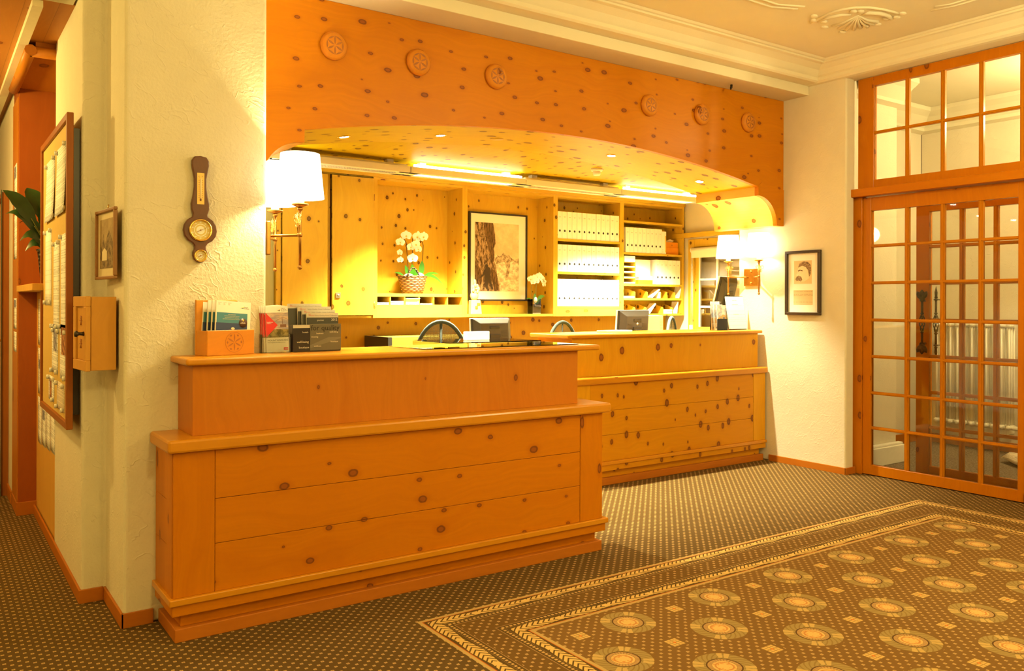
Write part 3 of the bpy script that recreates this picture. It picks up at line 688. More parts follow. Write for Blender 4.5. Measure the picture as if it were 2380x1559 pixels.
for zb, xsd in ((1.4405, (6.80, 7.00, 7.22, 7.33, 7.46)), (1.2565, (6.80, 6.98, 7.26, 7.42))):
    for x in xsd:
        MB().prism([(Y0 + 0.03, zb), (7.477, zb), (7.477, zb + 0.11), (Y0 + 0.15, zb + 0.11), (Y0 + 0.03, zb + 0.07)], x - 0.005, x + 0.005, 'x').build('divider', 'cabinet', uD)

hk = thing('ceiling_hook', 'small dark hook under the plaster beam above the right rosettes', 'hook', (at(1700, 203, 'y', 4.50).x, 4.50, 3.1335))
MB().tube([(0, 0, 0), (0, 0, -0.012), (-0.010, -0.006, -0.026), (-0.018, -0.008, -0.040)], [0.010, 0.009, 0.010, 0.006], 8).build('hook', 'iron', hk)

# ================================================================ GLAZED PARTITION (right)
def grid_leaf(name, x0, x1, yh, yl, zb, zt, ym, zm, stile_h, stile_l, rail_b, rail_t, mw=0.034, stepped=True):
    """a glazed leaf in the plane x; frame mesh is the root, muntins and glass are its parts"""
    f = MB().box(x0, x1, yh - stile_h, yh, zb, zt).box(x0, x1, yl, yl + stile_l, zb, zt)
    f.box(x0 + 0.0005, x1 - 0.0005, yl + stile_l, yh - stile_h, zb, zb + rail_b).box(x0 + 0.0005, x1 - 0.0005, yl + stile_l, yh - stile_h, zt - rail_t, zt)
    root = f.build(name, 'frame_pine_v', None, 0.002, 1); root['kind'] = 'structure'
    xm = (x0 + x1) / 2; a, b = yl + stile_l, yh - stile_h; c, d = zb + rail_b, zt - rail_t
    mbn = MB()
    for y in ym:
        mbn.box(x0 + 0.004, x1 - 0.004, y - mw * 0.22, y + mw * 0.22, c, d); mbn.box(x0 + 0.012, x1 - 0.012, y - mw / 2, y + mw / 2, c, d)
    for z in zm:
        mbn.box(x0 + 0.0045, x1 - 0.0045, a, b, z - mw * 0.17, z + mw * 0.17); mbn.box(x0 + 0.0125, x1 - 0.0125, a, b, z - mw * 0.36, z + mw * 0.36)
    mbn.build('muntins', 'muntin', root)
    box('glass_panes', (xm - 0.002, xm + 0.002, a, b, c, d), 'glass', root)
    return root
ZM = [0.382, 0.664, 0.957, 1.251, 1.549, 1.846]
YM = [3.578, 3.300, 3.021]
fr = MB().box(6.222, 6.288, 3.945, 4.029, 0, 2.243).box(6.222, 6.288, 1.20, 1.30, 0, 2.243).build('door_1', 'frame_pine_v', None, 0.002, 1); fr['kind'] = 'structure'
d1 = grid_leaf('door_2', 6.235, 6.283, 3.943, 2.620, 0.006, 2.238, YM, ZM, 0.068, 0.143, 0.079, 0.108)
d2 = grid_leaf('door_3', 6.235, 6.283, 2.618, 1.302, 0.006, 2.238, [2.17, 1.95, 1.73], ZM, 0.143, 0.068, 0.079, 0.108)
MB().box(6.222, 6.2345, 2.690, 2.716, 0.012, 0.075).box(6.215, 6.2215, 2.696, 2.710, 0.035, 0.045).build('bolt', 'iron', d1, 0.002, 1)
sh = MB().box(6.155, 6.30, 1.15, 4.135, 2.244, 2.308).build('trim_transom_shelf', 'frame_pine', None, 0.006); sh['kind'] = 'structure'
MB().box(6.21, 6.2345, 1.2, 3.990, 3.205, 3.252).build('trim_transom_head', 'frame_pine', None, 0.008)['kind'] = 'structure'
w1 = grid_leaf('window_1', 6.235, 6.283, 3.990, 1.25, 2.309, 3.252, YM + [2.742, 2.463, 2.185, 1.907, 1.629], [2.757], 0.137, 0.10, 0.068, 0.120, 0.032)
struct('wall_return', box('wall_return', (6.235, 6.35, -0.05, 1.195, 0, ZC), 'plaster'))
# second glazed door of the vestibule with its wrought iron pulls
d3 = grid_leaf('door_4', 6.66, 6.71, 3.735, 2.30, 0.006, 2.20, [3.372, 3.115, 2.858, 2.60], ZM, 0.108, 0.10, 0.060, 0.070, 0.036)
def pull(name, label, x, y, z0, z1, flower):
    t = thing(name, label, 'door handle', (x, y, (z0 + z1) / 2)); h = (z1 - z0) / 2
    b = MB(); b.tube([(0, 0, -h * 0.62), (0, 0, -h * 0.30)], 0.0095, 8).tube([(0, 0, h * 0.25), (0, 0, h * 0.62)], 0.0095, 8)
    for s in (-0.30, 0.25): b.lathe([(0.009, s * h - 0.008), (0.015, s * h), (0.009, s * h + 0.008)], 12)
    b.build('bar', 'iron', t)
    g = MB()
    for k in range(4):
        pts = []
        for j in range(17):
            q = j / 16; a = k * pi / 2 + q * 2.2 * pi * 0.7; r = 0.016 * sin(pi * q) + 0.004
            pts.append((r * cos(a), r * sin(a), h * (-0.30 + 0.55 * q)))
        g.tube(pts, 0.0045, 6)
    g.build('twisted_basket', 'iron', t)
    q = MB()
    for s in (-1, 1):
        zz = s * h * 0.62
        q.tube([(0, 0, zz), (0.055 if not flower else 0.05, 0, zz)], 0.005, 6); q.lathe([(0.012, zz - 0.006), (0.02, zz), (0.012, zz + 0.006)], 12)
    q.build('mount_pin', 'iron', t)
    e = MB()
    for s in (-1, 1):
        if flower:
            for k in range(-1, 2):
                a = k * 0.62; L = h * 0.34
                pts = [(-0.004, sin(a) * L * j * 0.75, s * (h * 0.66 + cos(a) * L * j * 0.85)) for j in (0, 0.4, 0.75, 1.0)]
                e.tube(pts, [0.010, 0.022, 0.018, 0.004], 8)
            e.ball((0, 0, s * h * 0.66), 0.020, 10, sc=(0.8, 1.2, 0.8))
        else: e.lathe([(0.0, s * h), (0.012, s * h * 0.82), (0.010, s * h * 0.72), (0.014, s * h * 0.66), (0.0, s * h * 0.64)], 10)
    e.build('finial', 'iron', t); return t
pull('pull_handle', 'wrought iron pull with leaf shaped ends on the front of the inner glazed door stile', 6.600, 3.650, 0.96, 1.51, True)
pull('pull_handle', 'wrought iron pull with pointed spear ends behind the inner glazed door stile', 6.765, 3.625, 0.93, 1.53, False)
# radiator in the vestibule
rd = thing('radiator', 'cream enamelled column radiator standing in the vestibule behind the glazed doors', 'radiator', (8.16, 4.0, 0.2))
n = 11
for k in range(n):
    y = 0.34 - k * 0.067; c = MB()
    for dx in (-0.045, 0.0, 0.045): c.tube([(dx, y, 0.06), (dx, y, 0.98)], 0.0100, 8)
    for z in (0.05, 0.985):
        c.tube([(-0.05, y, z), (0.05, y, z)], [0.022, 0.022], 10)
        c.ball((-0.055, y, z), 0.023, 8)
    c.build('column', 'radiator', rd)
MB().tube([(0.0, 0.36, 0.045), (0.0, -0.40, 0.045)], 0.02, 10).tube([(0.0, 0.36, 0.985), (0.0, -0.36, 0.985)], 0.02, 10).build('header_pipe', 'radiator', rd)
MB().ball((0.0, -0.42, 0.045), 0.03, 10).tube([(0, -0.42, 0.045), (0, -0.42, -0.199)], 0.010, 8).build('valve', 'radiator', rd)
MB().box(-0.02, 0.13, 0.30, 0.32, -0.02, 0.06).box(-0.02, 0.13, -0.30, -0.28, -0.02, 0.06).build('wall_bracket', 'radiator', rd)
vl = thing('ceiling_spotlight', 'small lit spotlight under the vestibule ceiling seen in the door glass', 'spotlight', (7.35, 2.6, 3.319))
MB().lathe([(0, 0), (0.05, 0), (0.05, -0.05), (0, -0.05)], 20).build('housing', 'white_paint', vl); MB().lathe([(0, -0.051), (0.04, -0.051), (0.04, -0.055), (0, -0.055)], 20).build('lamp', spot_mat, vl)
bag = MB(); 
bag.lathe([(0.0, 0.0), (0.16, 0.005), (0.21, 0.04), (0.17, 0.085), (0.07, 0.10), (0.0, 0.10)], 14)
for v in bag.bm.verts: v.co.x *= 1.0 + 0.25 * sin(v.co.y * 30); v.co.y *= 1.6; v.co.z *= 0.8 + 0.3 * sin(v.co.x * 22 + v.co.y * 9)
bag = bag.build('cloth_bag', 'print_beige'); bag.location = (7.75, 3.22, 0.004); tag(bag, 'crumpled cloth bundle lying on the grey vestibule carpet', 'bag')

# ================================================================ WALL LAMPS
shade_m = T('lamp_shade_fabric'); shade_m.col((0.9, 0.82, 0.62)); shade_m.b.inputs['Emission Color'].default_value = (1.0, 0.88, 0.62, 1); shade_m.b.inputs['Emission Strength'].default_value = 3.6; shade_m.set(0.9, 0, 0.1)
candle_m = emis('candle_sleeve', (1.0, 0.72, 0.32), 0.9, (0.9, 0.8, 0.6))
bulb_m = emis('bulb_glow', (1.0, 0.8, 0.45), 30.0)
def sconce(label, wx, wy, wz, s, zj, power):
    """wx wall plane, s +1 when the room lies towards +x; zj height of the arm joints"""
    t = thing('wall_lamp', label, 'wall lamp', (wx, wy, wz))
    MB().box(min(0.001 * s, 0.022 * s), max(0.001 * s, 0.022 * s), -0.085, 0.085, -0.079, 0.079).build('wall_plate', 'brass', t, 0.004)
    MB().ball((0.026 * s, 0, 0.052), 0.010, 10).ball((0.026 * s, 0, -0.052), 0.010, 10).build('screw', 'brass', t)
    j = zj - wz
    for q in (-1, 1):
        y = 0.17 * q; x = 0.13 * s; shp = (x, y, j)
        arm = MB().tube([(0.020 * s, 0.035 * q, j - 0.002), (0.05 * s, 0.055 * q, j), (x, y, j)], 0.0065, 8).ball(shp, 0.0125, 12).build('arm', 'brass', t)
        rod = MB().tube([(x, y, j - 0.145), (x, y, j + 0.125)], 0.0072, 8).ball((x, y, j - 0.150), 0.0110, 12).ball((x, y, j + 0.122), 0.0130, 12, sc=(1, 1, 0.8)).lathe([(0.007, j + 0.128), (0.0385, j + 0.140), (0.0385, j + 0.146), (0.0, j + 0.147)], 24, c=(x, y, 0)).build('rod', 'brass', t)
        sc_ = MB()
        for w in (-1, 1):
            def P_(u, v): return (x + 0.010 * (1 if s > 0 else -1) * 0 + (-0.012 * s), y + w * u, j + v)
            sp = [P_(0.026 + 0.020 * cos(a) * (1 - a / 14), 0.078 + 0.020 * sin(a) * (1 - a / 14)) for a in [k * 0.5 for k in range(20)]]
            sc_.tube(sp, 0.0022, 5)
            sp = [P_(0.012 + 0.011 * cos(a), 0.050 + 0.011 * sin(a)) for a in [k * 0.45 for k in range(15)]]; sc_.tube(sp, 0.0020, 5)
            sc_.tube([P_(0.0, 0.034), P_(0.007, 0.045), P_(0.012, 0.062), P_(0.006, 0.09), P_(0.0, 0.105)], 0.0022, 5)
        sc_.tube([(x - 0.012 * s, y, j + 0.10), (x - 0.012 * s, y, j + 0.010)], 0.003, 6)
        sc_.build('scroll_ornament', 'gold', rod)
        MB().lathe([(0.0195, j + 0.1475), (0.0185, j + 0.20), (0.0, j + 0.20)], 20, c=(x, y, 0)).build('candle_sleeve', candle_m, rod)
        sh = MB(); prof = [(0.1105, j + 0.172), (0.0895, j + 0.378)]
        sh.lathe([prof[0], ((prof[0][0] + prof[1][0]) / 2, j + 0.275), prof[1], (prof[1][0] - 0.0025, prof[1][1]), ((prof[0][0] + prof[1][0]) / 2 - 0.0025, j + 0.275), (prof[0][0] - 0.0025, prof[0][1]), prof[0]], 40, c=(x, y, 0))
        bmesh.ops.delete(sh.bm, geom=[f for f in sh.bm.faces if len(f.verts) > 4], context='FACES')
        sh.build('lamp_shade', shade_m.m, t)
        MB().ball((x, y, j + 0.245), 0.022, 12).tube([(x, y, j + 0.2), (x, y, j + 0.23)], 0.010, 8).build('bulb', bulb_m, t)
        lamp('bulb_light', 'POINT', (wx + x, wy + y, wz + j + 0.245), power, WARMW, 0.026)
    return t
sconce('twin shaded brass wall lamp on the side of the left plaster pier', 1.297, 3.935, 1.680, 1, 1.692, 105)
sconce('twin shaded brass wall lamp above the rear counter on the right wall', 6.09, 4.930, 1.615, -1, 1.617, 20)

# ================================================================ PICTURES
def stripmat(name, c1, c2, sc=30, stretch=(1, 1), detail=5):
    t = T(name); t.set(0.75, 0, 0.2); x, y, z = t.obj(); n = t.noise(t.vec(x * stretch[0], z * stretch[1], 0.0), sc, detail, 0.7)
    t.col(t.mixc(n.step(0.38, 0.62), c1, c2)); return t.m
rock = stripmat('photo_rock', (0.05, 0.025, 0.010), (0.48, 0.32, 0.17), 22, (1.6, 0.55)); rock2 = stripmat('photo_rock_shade', (0.05, 0.028, 0.012), (0.20, 0.115, 0.05), 26, (2.4, 0.5))
sky = stripmat('photo_sky', (0.60, 0.46, 0.27), (0.78, 0.64, 0.42), 3.5); snow = stripmat('photo_snow', (0.50, 0.40, 0.27), (0.88, 0.80, 0.62), 16, (1.0, 1.3)); ridge = stripmat('photo_ridge', (0.20, 0.13, 0.07), (0.60, 0.47, 0.30), 28)
figure = plain('photo_figure', (0.05, 0.03, 0.015), 0.8)
pt = thing('framed_poster', 'large black framed sepia photograph of a climber on a rock wall in the shelf niche', 'picture', (0, 0, 0))
pt.location = (5.035, 7.462, 1.87)
W2, H2 = 0.374, 0.470
MB().prism([(-W2, -H2), (W2, -H2), (W2, H2), (-W2, H2)], -0.004, 0.010, 'y').build('backing', 'black_frame', pt)
MB().box(-W2, W2, -0.022, -0.0045, H2 - 0.017, H2).box(-W2, W2, -0.022, -0.0045, -H2, -H2 + 0.017).box(-W2, -W2 + 0.017, -0.022, -0.0045, -H2 + 0.017, H2 - 0.017).box(W2 - 0.017, W2, -0.022, -0.0045, -H2 + 0.017, H2 - 0.017).build('frame', 'black_frame', pt)
box('mat', (-W2 + 0.017, W2 - 0.017, -0.008, -0.0045, -H2 + 0.017, H2 - 0.017), 'mat', pt)
px0, px1, pz0, pz1 = -0.300, 0.267, -0.366, 0.362
def pic(nm, pts, m_, lay, par, X0, X1, Z0, Z1, yb):
    return MB().prism([(X0 + (X1 - X0) * a, Z0 + (Z1 - Z0) * b) for a, b in pts], yb - 0.0006 * lay - 0.0005, yb - 0.0006 * lay, 'y').build(nm, m_, par)
q = (px0, px1, pz0, pz1, -0.0083)
ph = pic('photograph', [(0, 0), (1, 0), (1, 1), (0, 1)], sky, 0, pt, *q)
pic('snow_field', [(0.40, 0), (1, 0), (1, 0.46), (0.93, 0.44), (0.86, 0.49), (0.80, 0.54), (0.74, 0.50), (0.70, 0.55), (0.63, 0.57), (0.56, 0.52), (0.50, 0.54), (0.44, 0.50)], snow, 1, ph, *q)
pic('mountain_ridge', [(0.44, 0.46), (0.50, 0.53), (0.56, 0.51), (0.64, 0.575), (0.70, 0.53), (0.76, 0.545), (0.82, 0.50), (0.90, 0.47), (1.0, 0.50), (1.0, 0.40), (0.88, 0.45), (0.80, 0.44), (0.78, 0.30), (0.74, 0.18), (0.68, 0.16), (0.72, 0.34), (0.66, 0.44), (0.55, 0.42), (0.48, 0.40)], ridge, 2, ph, *q)
pic('rock_wall', [(0, 0), (0.56, 0), (0.55, 0.10), (0.50, 0.22), (0.47, 0.36), (0.43, 0.45), (0.44, 0.56), (0.42, 0.62), (0.46, 0.70), (0.45, 0.83), (0.41, 0.98), (0.40, 1.0), (0, 1)], rock, 3, ph, *q)
pic('rock_shade', [(0.19, 1.0), (0.40, 1.0), (0.44, 0.82), (0.45, 0.70), (0.41, 0.62), (0.43, 0.54), (0.42, 0.44), (0.36, 0.40), (0.33, 0.55), (0.25, 0.75), (0.20, 0.9)], rock2, 4, ph, *q)
pic('rock_shade', [(0, 0.46), (0.10, 0.34), (0.16, 0.22), (0.14, 0.10), (0, 0.04)], rock2, 4, ph, *q)
pic('rock_shade', [(0.38, 0.33), (0.47, 0.28), (0.52, 0.12), (0.53, 0.02), (0.44, 0.0), (0.40, 0.12), (0.34, 0.20)], rock2, 4, ph, *q)
pic('climber', [(0.22, 0.36), (0.23, 0.39), (0.26, 0.395), (0.29, 0.385), (0.29, 0.355), (0.33, 0.34), (0.35, 0.30), (0.35, 0.26), (0.34, 0.20), (0.36, 0.13), (0.40, 0.06), (0.41, 0.02), (0.37, 0.03), (0.33, 0.10), (0.30, 0.15), (0.285, 0.08), (0.29, 0.03), (0.25, 0.03), (0.225, 0.07), (0.21, 0.14), (0.205, 0.24), (0.15, 0.20), (0.09, 0.18), (0.10, 0.20), (0.17, 0.25), (0.20, 0.31), (0.235, 0.335)], figure, 6, ph, *q)

# portrait frame on the right wall (faces -x)
pf = thing('framed_portrait', 'dark brown frame with a sketched man\'s head and a handwritten note', 'picture', (6.089, 4.395, 1.557), rot=(0, 0, -pi / 2))
w_, h_ = 0.172, 0.272      # local x runs towards -y of the room, local -y out of the wall
for nm, dm in (('frame', None),):
    MB().box(-w_, w_, -0.030, 0.0, h_ - 0.023, h_).box(-w_, w_, -0.030, 0.0, -h_, -h_ + 0.023).box(-w_, -w_ + 0.023, -0.030, 0.0, -h_ + 0.023, h_ - 0.023).box(w_ - 0.023, w_, -0.030, 0.0, -h_ + 0.023, h_ - 0.023).build('frame', 'walnut', pf, 0.002, 1)
box('mat', (-w_ + 0.023, w_ - 0.023, -0.008, -0.001, -h_ + 0.023, h_ - 0.023), 'mat', pf)
drw = plain('drawing_paper', (0.66, 0.50, 0.28), 0.9, var=0.08, sc=8); lite = plain('drawing_highlight', (0.76, 0.62, 0.40), 0.9, var=0.08, sc=60)
pic('drawing', [(0, 0), (1, 0), (1, 1), (0, 1)], drw, 0, pf, -0.092, 0.082, -0.008, 0.188, -0.0083)
dr = stripmat('pencil_hatch', (0.10, 0.055, 0.03), (0.42, 0.28, 0.15), 70, (1.5, 1)); ql = (-0.092, 0.082, -0.008, 0.188, -0.0083)
pic('sketched_face', [(0.30, 0.80), (0.62, 0.84), (0.86, 0.72), (0.92, 0.45), (0.84, 0.22), (0.60, 0.10), (0.36, 0.08), (0.22, 0.16), (0.20, 0.30), (0.13, 0.38), (0.20, 0.50), (0.22, 0.62)], lite, 1, pf, *ql)
pic('sketched_hair', [(0.24, 0.70), (0.32, 0.88), (0.52, 0.96), (0.78, 0.94), (0.94, 0.80), (0.97, 0.55), (0.93, 0.38), (0.86, 0.30), (0.82, 0.45), (0.78, 0.60), (0.66, 0.72), (0.48, 0.78), (0.34, 0.74)], dr, 2, pf, *ql)
pic('sketched_moustache', [(0.14, 0.30), (0.26, 0.36), (0.42, 0.30), (0.48, 0.18), (0.40, 0.10), (0.28, 0.14), (0.14, 0.12), (0.08, 0.20)], dr, 2, pf, *ql)
pic('sketched_brow', [(0.22, 0.58), (0.34, 0.62), (0.50, 0.58), (0.50, 0.53), (0.34, 0.56), (0.24, 0.52)], dr, 2, pf, *ql)
pic('handwritten_note', [(0, 0), (1, 0), (1, 1), (0, 1)], printed('handwriting', (0.66, 0.52, 0.30), (0.34, 0.24, 0.13), 0.011, 0.5), 0, pf, -0.096, 0.092, -0.186, -0.062, -0.0083)

# small framed view on the left (leans out a little)
sf = thing('small_framed_picture', 'small brown framed sepia mountain view hanging left of the pier corner', 'picture', (0.673, 3.875, 1.632), rot=(0, 0, pi / 2 + 0.082))
def frame_ring(b, w, h, t, y0, y1): return b.box(-w, w, y0, y1, h - t, h).box(-w, w, y0, y1, -h, -h + t).box(-w, -w + t, y0, y1, -h + t, h - t).box(w - t, w, y0, y1, -h + t, h - t)
# local x runs along the wall (+y of the room), local +y points to -x (into the lobby)
hw = 0.158
b = frame_ring(MB(), hw, 0.154, 0.014, 0.004, 0.020)
for v in b.bm.verts: v.co.x += hw + 0.01
b.build('frame', 'brown_frame', sf, 0.003)
box('mat', (0.024, 2 * hw - 0.004, 0.004, 0.008, -0.14, 0.14), plain('old_mat', (0.62, 0.50, 0.30), 0.9), sf)
MB().box(0.060, 2 * hw - 0.040, 0.0083, 0.0088, -0.105, 0.112).build('engraving', stripmat('engraving_sky', (0.30, 0.20, 0.09), (0.40, 0.28, 0.13), 9), sf)
MB().prism([(0.060, -0.105), (2 * hw - 0.040, -0.105), (2 * hw - 0.040, 0.03), (0.25, -0.02), (0.22, 0.05), (0.20, 0.0), (0.13, 0.06), (0.060, 0.0)], 0.0089, 0.0093, 'y').build('engraved_mountain', stripmat('engraving_dark', (0.10, 0.06, 0.025), (0.30, 0.20, 0.09), 30), sf)
MB().prism([(0.16, -0.07), (0.24, -0.07), (0.24, -0.03), (0.20, -0.015), (0.16, -0.03)], 0.0094, 0.0097, 'y').build('engraved_house', plain('engraving_light', (0.66, 0.54, 0.34), 0.9), sf)
MB().tube([(hw, 0.006, 0.155), (hw + 0.004, 0.002, 0.175)], 0.0025, 6).build('hook', 'brass', sf)

# barometer on the pier
bm_ = thing('barometer', 'dark wooden banjo barometer with thermometer and two brass dials on the plaster pier', 'barometer', (0.993, 3.8435, 1.789))
prof = [(0.026, 0.232), (0.036, 0.215), (0.037, 0.195), (0.031, 0.165), (0.0255, 0.135), (0.0255, 0.10), (0.031, 0.06), (0.0385, 0.025), (0.0375, 0.0), (0.031, -0.022), (0.034, -0.034), (0.055, -0.048), (0.068, -0.070), (0.072, -0.094), (0.067, -0.118), (0.052, -0.138), (0.032, -0.150), (0.024, -0.163), (0.025, -0.175), (0.031, -0.188), (0.032, -0.205), (0.026, -0.222), (0.012, -0.233)]
pts = [(0.0, 0.236)] + prof + [(0.0, -0.236)] + [(-a, b_) for a, b_ in prof[::-1]]
MB().prism(pts, -0.022, -0.001, 'y').build('case', 'mahogany', bm_, 0.004, 3)
th = box('thermometer_plate', (-0.0155, 0.0155, -0.0245, -0.0225, 0.022, 0.160), plain('brass_plate_satin', (0.78, 0.50, 0.14), 0.5, 0.3), bm_)
MB().tube([(0, -0.0265, 0.135), (0, -0.0265, 0.045)], 0.0016, 6).build('glass_tube', 'white_paint', th); MB().ball((0, -0.0265, 0.042), 0.0032, 8, sc=(1, 1, 2)).build('bulb', 'mahogany', th)
sc_ = MB()
for k in range(9):
    for s in (-1, 1): sc_.box(s * 0.0075 - 0.002, s * 0.0075 + 0.002, -0.0249, -0.0246, 0.050 + k * 0.0095, 0.0515 + k * 0.0095)
sc_.build('scale_marks', 'ink', th)
lettering('C', 0.009, 'ink', th, (-0.010, -0.0247, 0.141)); lettering('F', 0.009, 'ink', th, (0.004, -0.0247, 0.141))
def dial(zc, r, nums):
    d = MB().lathe([(r, -0.022), (r, -0.028), (r * 0.93, -0.034), (r * 0.86, -0.034), (r * 0.82, -0.029), (r * 0.82, -0.0225)], 40, ax='z')
    bmesh.ops.delete(d.bm, geom=[f for f in d.bm.faces if len(f.verts) > 4], context='FACES')
    d.bm.transform(Matrix.Rotation(-pi / 2, 4, 'X'))
    for v in d.bm.verts: v.co = Vector((v.co.x, -abs(v.co.y), v.co.z + zc))
    d = d.build('bezel', 'gold', bm_)
    def disc(rr, y, mat, nm, par, ri=0.0):
        q = MB(); n = 40
        a = [q.bm.verts.new((rr * cos(2 * pi * k / n), y, zc + rr * sin(2 * pi * k / n))) for k in range(n)]
        if ri: 
            b2 = [q.bm.verts.new((ri * cos(2 * pi * k / n), y, zc + ri * sin(2 * pi * k / n))) for k in range(n)]
            for k in range(n): q.bm.faces.new((a[k], a[(k + 1) % n], b2[(k + 1) % n], b2[k]))
        else: q.bm.faces.new(a)
        return q.build(nm, mat, par)
    face = disc(r * 0.83, -0.0235, plain('dial_gold_face', (0.62, 0.48, 0.16), 0.45, 0.2), 'dial_face', bm_)
    disc(r * 0.56, -0.0238, 'white_paint', 'dial_ring', face, r * 0.50); disc(r * 0.36, -0.0238, 'white_paint', 'dial_centre', face)
    MB().tube([(-r * 0.30, -0.026, zc - r * 0.16), (r * 0.52, -0.026, zc + r * 0.24)], [0.0012, 0.0006], 6).ball((0, -0.026, zc), 0.003, 8).build('needle', 'brass', face)
    if nums:
        k_ = MB()
        for k in range(10):
            a = pi / 2 + k * 2 * pi / 10; cx_, cz_ = r * 0.70 * cos(a), zc + r * 0.70 * sin(a); k_.box(cx_ - 0.0035, cx_ + 0.0035, -0.0240, -0.0237, cz_ - 0.002, cz_ + 0.002)
        k_.build('dial_figures', 'white_paint', face)
dial(-0.092, 0.050, True); dial(-0.205, 0.0275, False)

# key box
kb = thing('key_box', 'small pine wall cabinet with a carved door and black knob beside the noticeboard', 'cabinet', (0.676, 3.952, 1.243), rot=(0, 0, 0.082))
MB().box(-0.100, 0.0, 0.001, 0.225, -0.158, 0.158).build('body', 'key_pine', kb, 0.002, 1)
dr_ = MB().box(-0.122, -0.102, 0.0, 0.226, -0.160, -0.115).box(-0.122, -0.102, 0.0, 0.226, 0.115, 0.160).box(-0.122, -0.102, 0.0, 0.045, -0.115, 0.115).box(-0.122, -0.102, 0.181, 0.226, -0.115, 0.115).box(-0.114, -0.102, 0.045, 0.181, -0.115, 0.115).build('door', 'key_pine', kb, 0.002, 1)
MB().lathe([(0.0, 0.0), (0.010, 0.0), (0.007, 0.012), (0.007, 0.02), (0.014, 0.028), (0.012, 0.036), (0.0, 0.037)], 14, c=(0, 0, 0), ax='z').build('knob', 'iron', dr_).matrix_local = Matrix.Translation((-0.122, 0.03, 0.0)) @ Matrix.Rotation(-pi / 2, 4, 'Y')
cv = MB()
for z in (0.055, -0.045):
    for a in range(0, 360, 60): 
        c_, s_ = cos(R(a)), sin(R(a)); cv.tube([(-0.1145, 0.113, z), (-0.1145, 0.113 + 0.016 * c_, z + 0.022 * s_)], [0.001, 0.0035], 5)
cv.build('carving', 'carved_cut', dr_)

# noticeboard with glazing
nb = thing('noticeboard', 'tall wood framed noticeboard full of pinned papers on the left wall', 'noticeboard', (0.584, 4.272, 1.519))
nbh, nbl = 0.722, 1.068
MB().box(-0.062, -0.034, 0.0, 0.032, -nbh, nbh).box(-0.062, -0.034, nbl - 0.032, nbl, -nbh, nbh).box(-0.062, -0.034, 0.032, nbl - 0.032, nbh - 0.032, nbh).box(-0.062, -0.034, 0.032, nbl - 0.032, -nbh, -nbh + 0.032).build('frame', 'board_frame', nb, 0.002, 1)
box('shade_spacer', (-0.0335, -0.0005, 0.06, nbl - 0.06, -nbh + 0.06, nbh - 0.06), 'walnut', nb)  # dark block whose colour stands for the shadow in the gap behind the frame
box('pinboard', (-0.050, -0.036, 0.033, nbl - 0.033, -nbh + 0.033, nbh - 0.033), 'cork', nb)
XP = 0.584 - 0.051
def notice(y0, y1, z0, z1, label, photo=None, mat='print', xp=XP, group='papers pinned in the noticeboard', curl=0.0):
    """sheet standing in a plane x; local x across (+y of the room), local z up, faces -x"""
    yc, zc = (y0 + y1) / 2, (z0 + z1) / 2; w_, h_ = (y1 - y0) / 2, (z1 - z0) / 2
    t = MB(); rows = []
    for k in range(7):
        z = -h_ + 2 * h_ * k / 6; cc = curl * (1 - k / 6) ** 2
        rows.append([(-w_ * (1 - 0.02 * (k < 2)), 0.0 + cc, z), (0, cc * 0.8, z), (w_, cc, z)])
    o = t.sheet(rows).build('notice', mat, None, solid=0.0006); o.location = (xp, yc, zc); o.rotation_euler = (0, 0, pi / 2)
    tag(o, label, 'notice', group)
    if photo:
        a, b_, c, d, mt = photo
        MB().box(-w_ + 2 * w_ * a, -w_ + 2 * w_ * b_, 0.0006, 0.001, -h_ + 2 * h_ * c, -h_ + 2 * h_ * d).build('picture', mt, o)
    return o
blueph = stripmat('photo_blue', (0.05, 0.06, 0.12), (0.45, 0.40, 0.42), 40); redph = stripmat('photo_red', (0.10, 0.03, 0.02), (0.55, 0.25, 0.10), 40)
NL = [(4.92, 5.22, 1.97, 2.14, 'printed sheet with a small photo, upper far corner of the noticeboard', (0.45, 0.65, 0.40, 0.65, redph)),
      (4.40, 4.70, 1.88, 2.15, 'printed sheet nearest the frame at the top of the noticeboard', None),
      (4.40, 4.56, 1.70, 1.72, '', None)]
notice(4.80, 5.15, 1.80, 2.12, 'printed sheet with a small photo, at the top left of the noticeboard', (0.10, 0.42, 0.35, 0.62, redph), curl=0.01)
notice(4.39, 4.72, 1.80, 2.13, 'densely printed sheet at the top right of the noticeboard', None, curl=0.01)
notice(4.93, 5.20, 1.36, 1.76, 'long white list on the left of the noticeboard below the lamp reflection', None, 'print_faint')
notice(4.61, 4.84, 1.22, 1.68, 'printed sheet with small drawings in the middle of the noticeboard', None)
notice(4.36, 4.56, 1.22, 1.70, 'printed sheet tucked beside the right frame of the noticeboard', None)
notice(4.66, 4.90, 1.02, 1.265, 'sheet with an upright blue photo low in the noticeboard', (0.2, 0.72, 0.45, 0.95, blueph))
notice(4.37, 4.58, 1.01, 1.27, 'sheet with a dark red photo beside the right frame', (0.1, 0.75, 0.45, 0.95, redph))
notice(4.80, 5.03, 0.870, 0.995, 'bottom left sheet in the noticeboard with a sketch', (0.45, 0.8, 0.1, 0.9, redph))
notice(4.42, 4.70, 0.855, 0.990, 'beige timetable sheet, bottom right of the noticeboard', None, 'print_beige')
mg = MB().lathe([(0, 0), (0.011, 0), (0.011, 0.012), (0, 0.013)], 14).build('magnet', 'magnet'); mg.rotation_euler = (0, -pi / 2, 0)
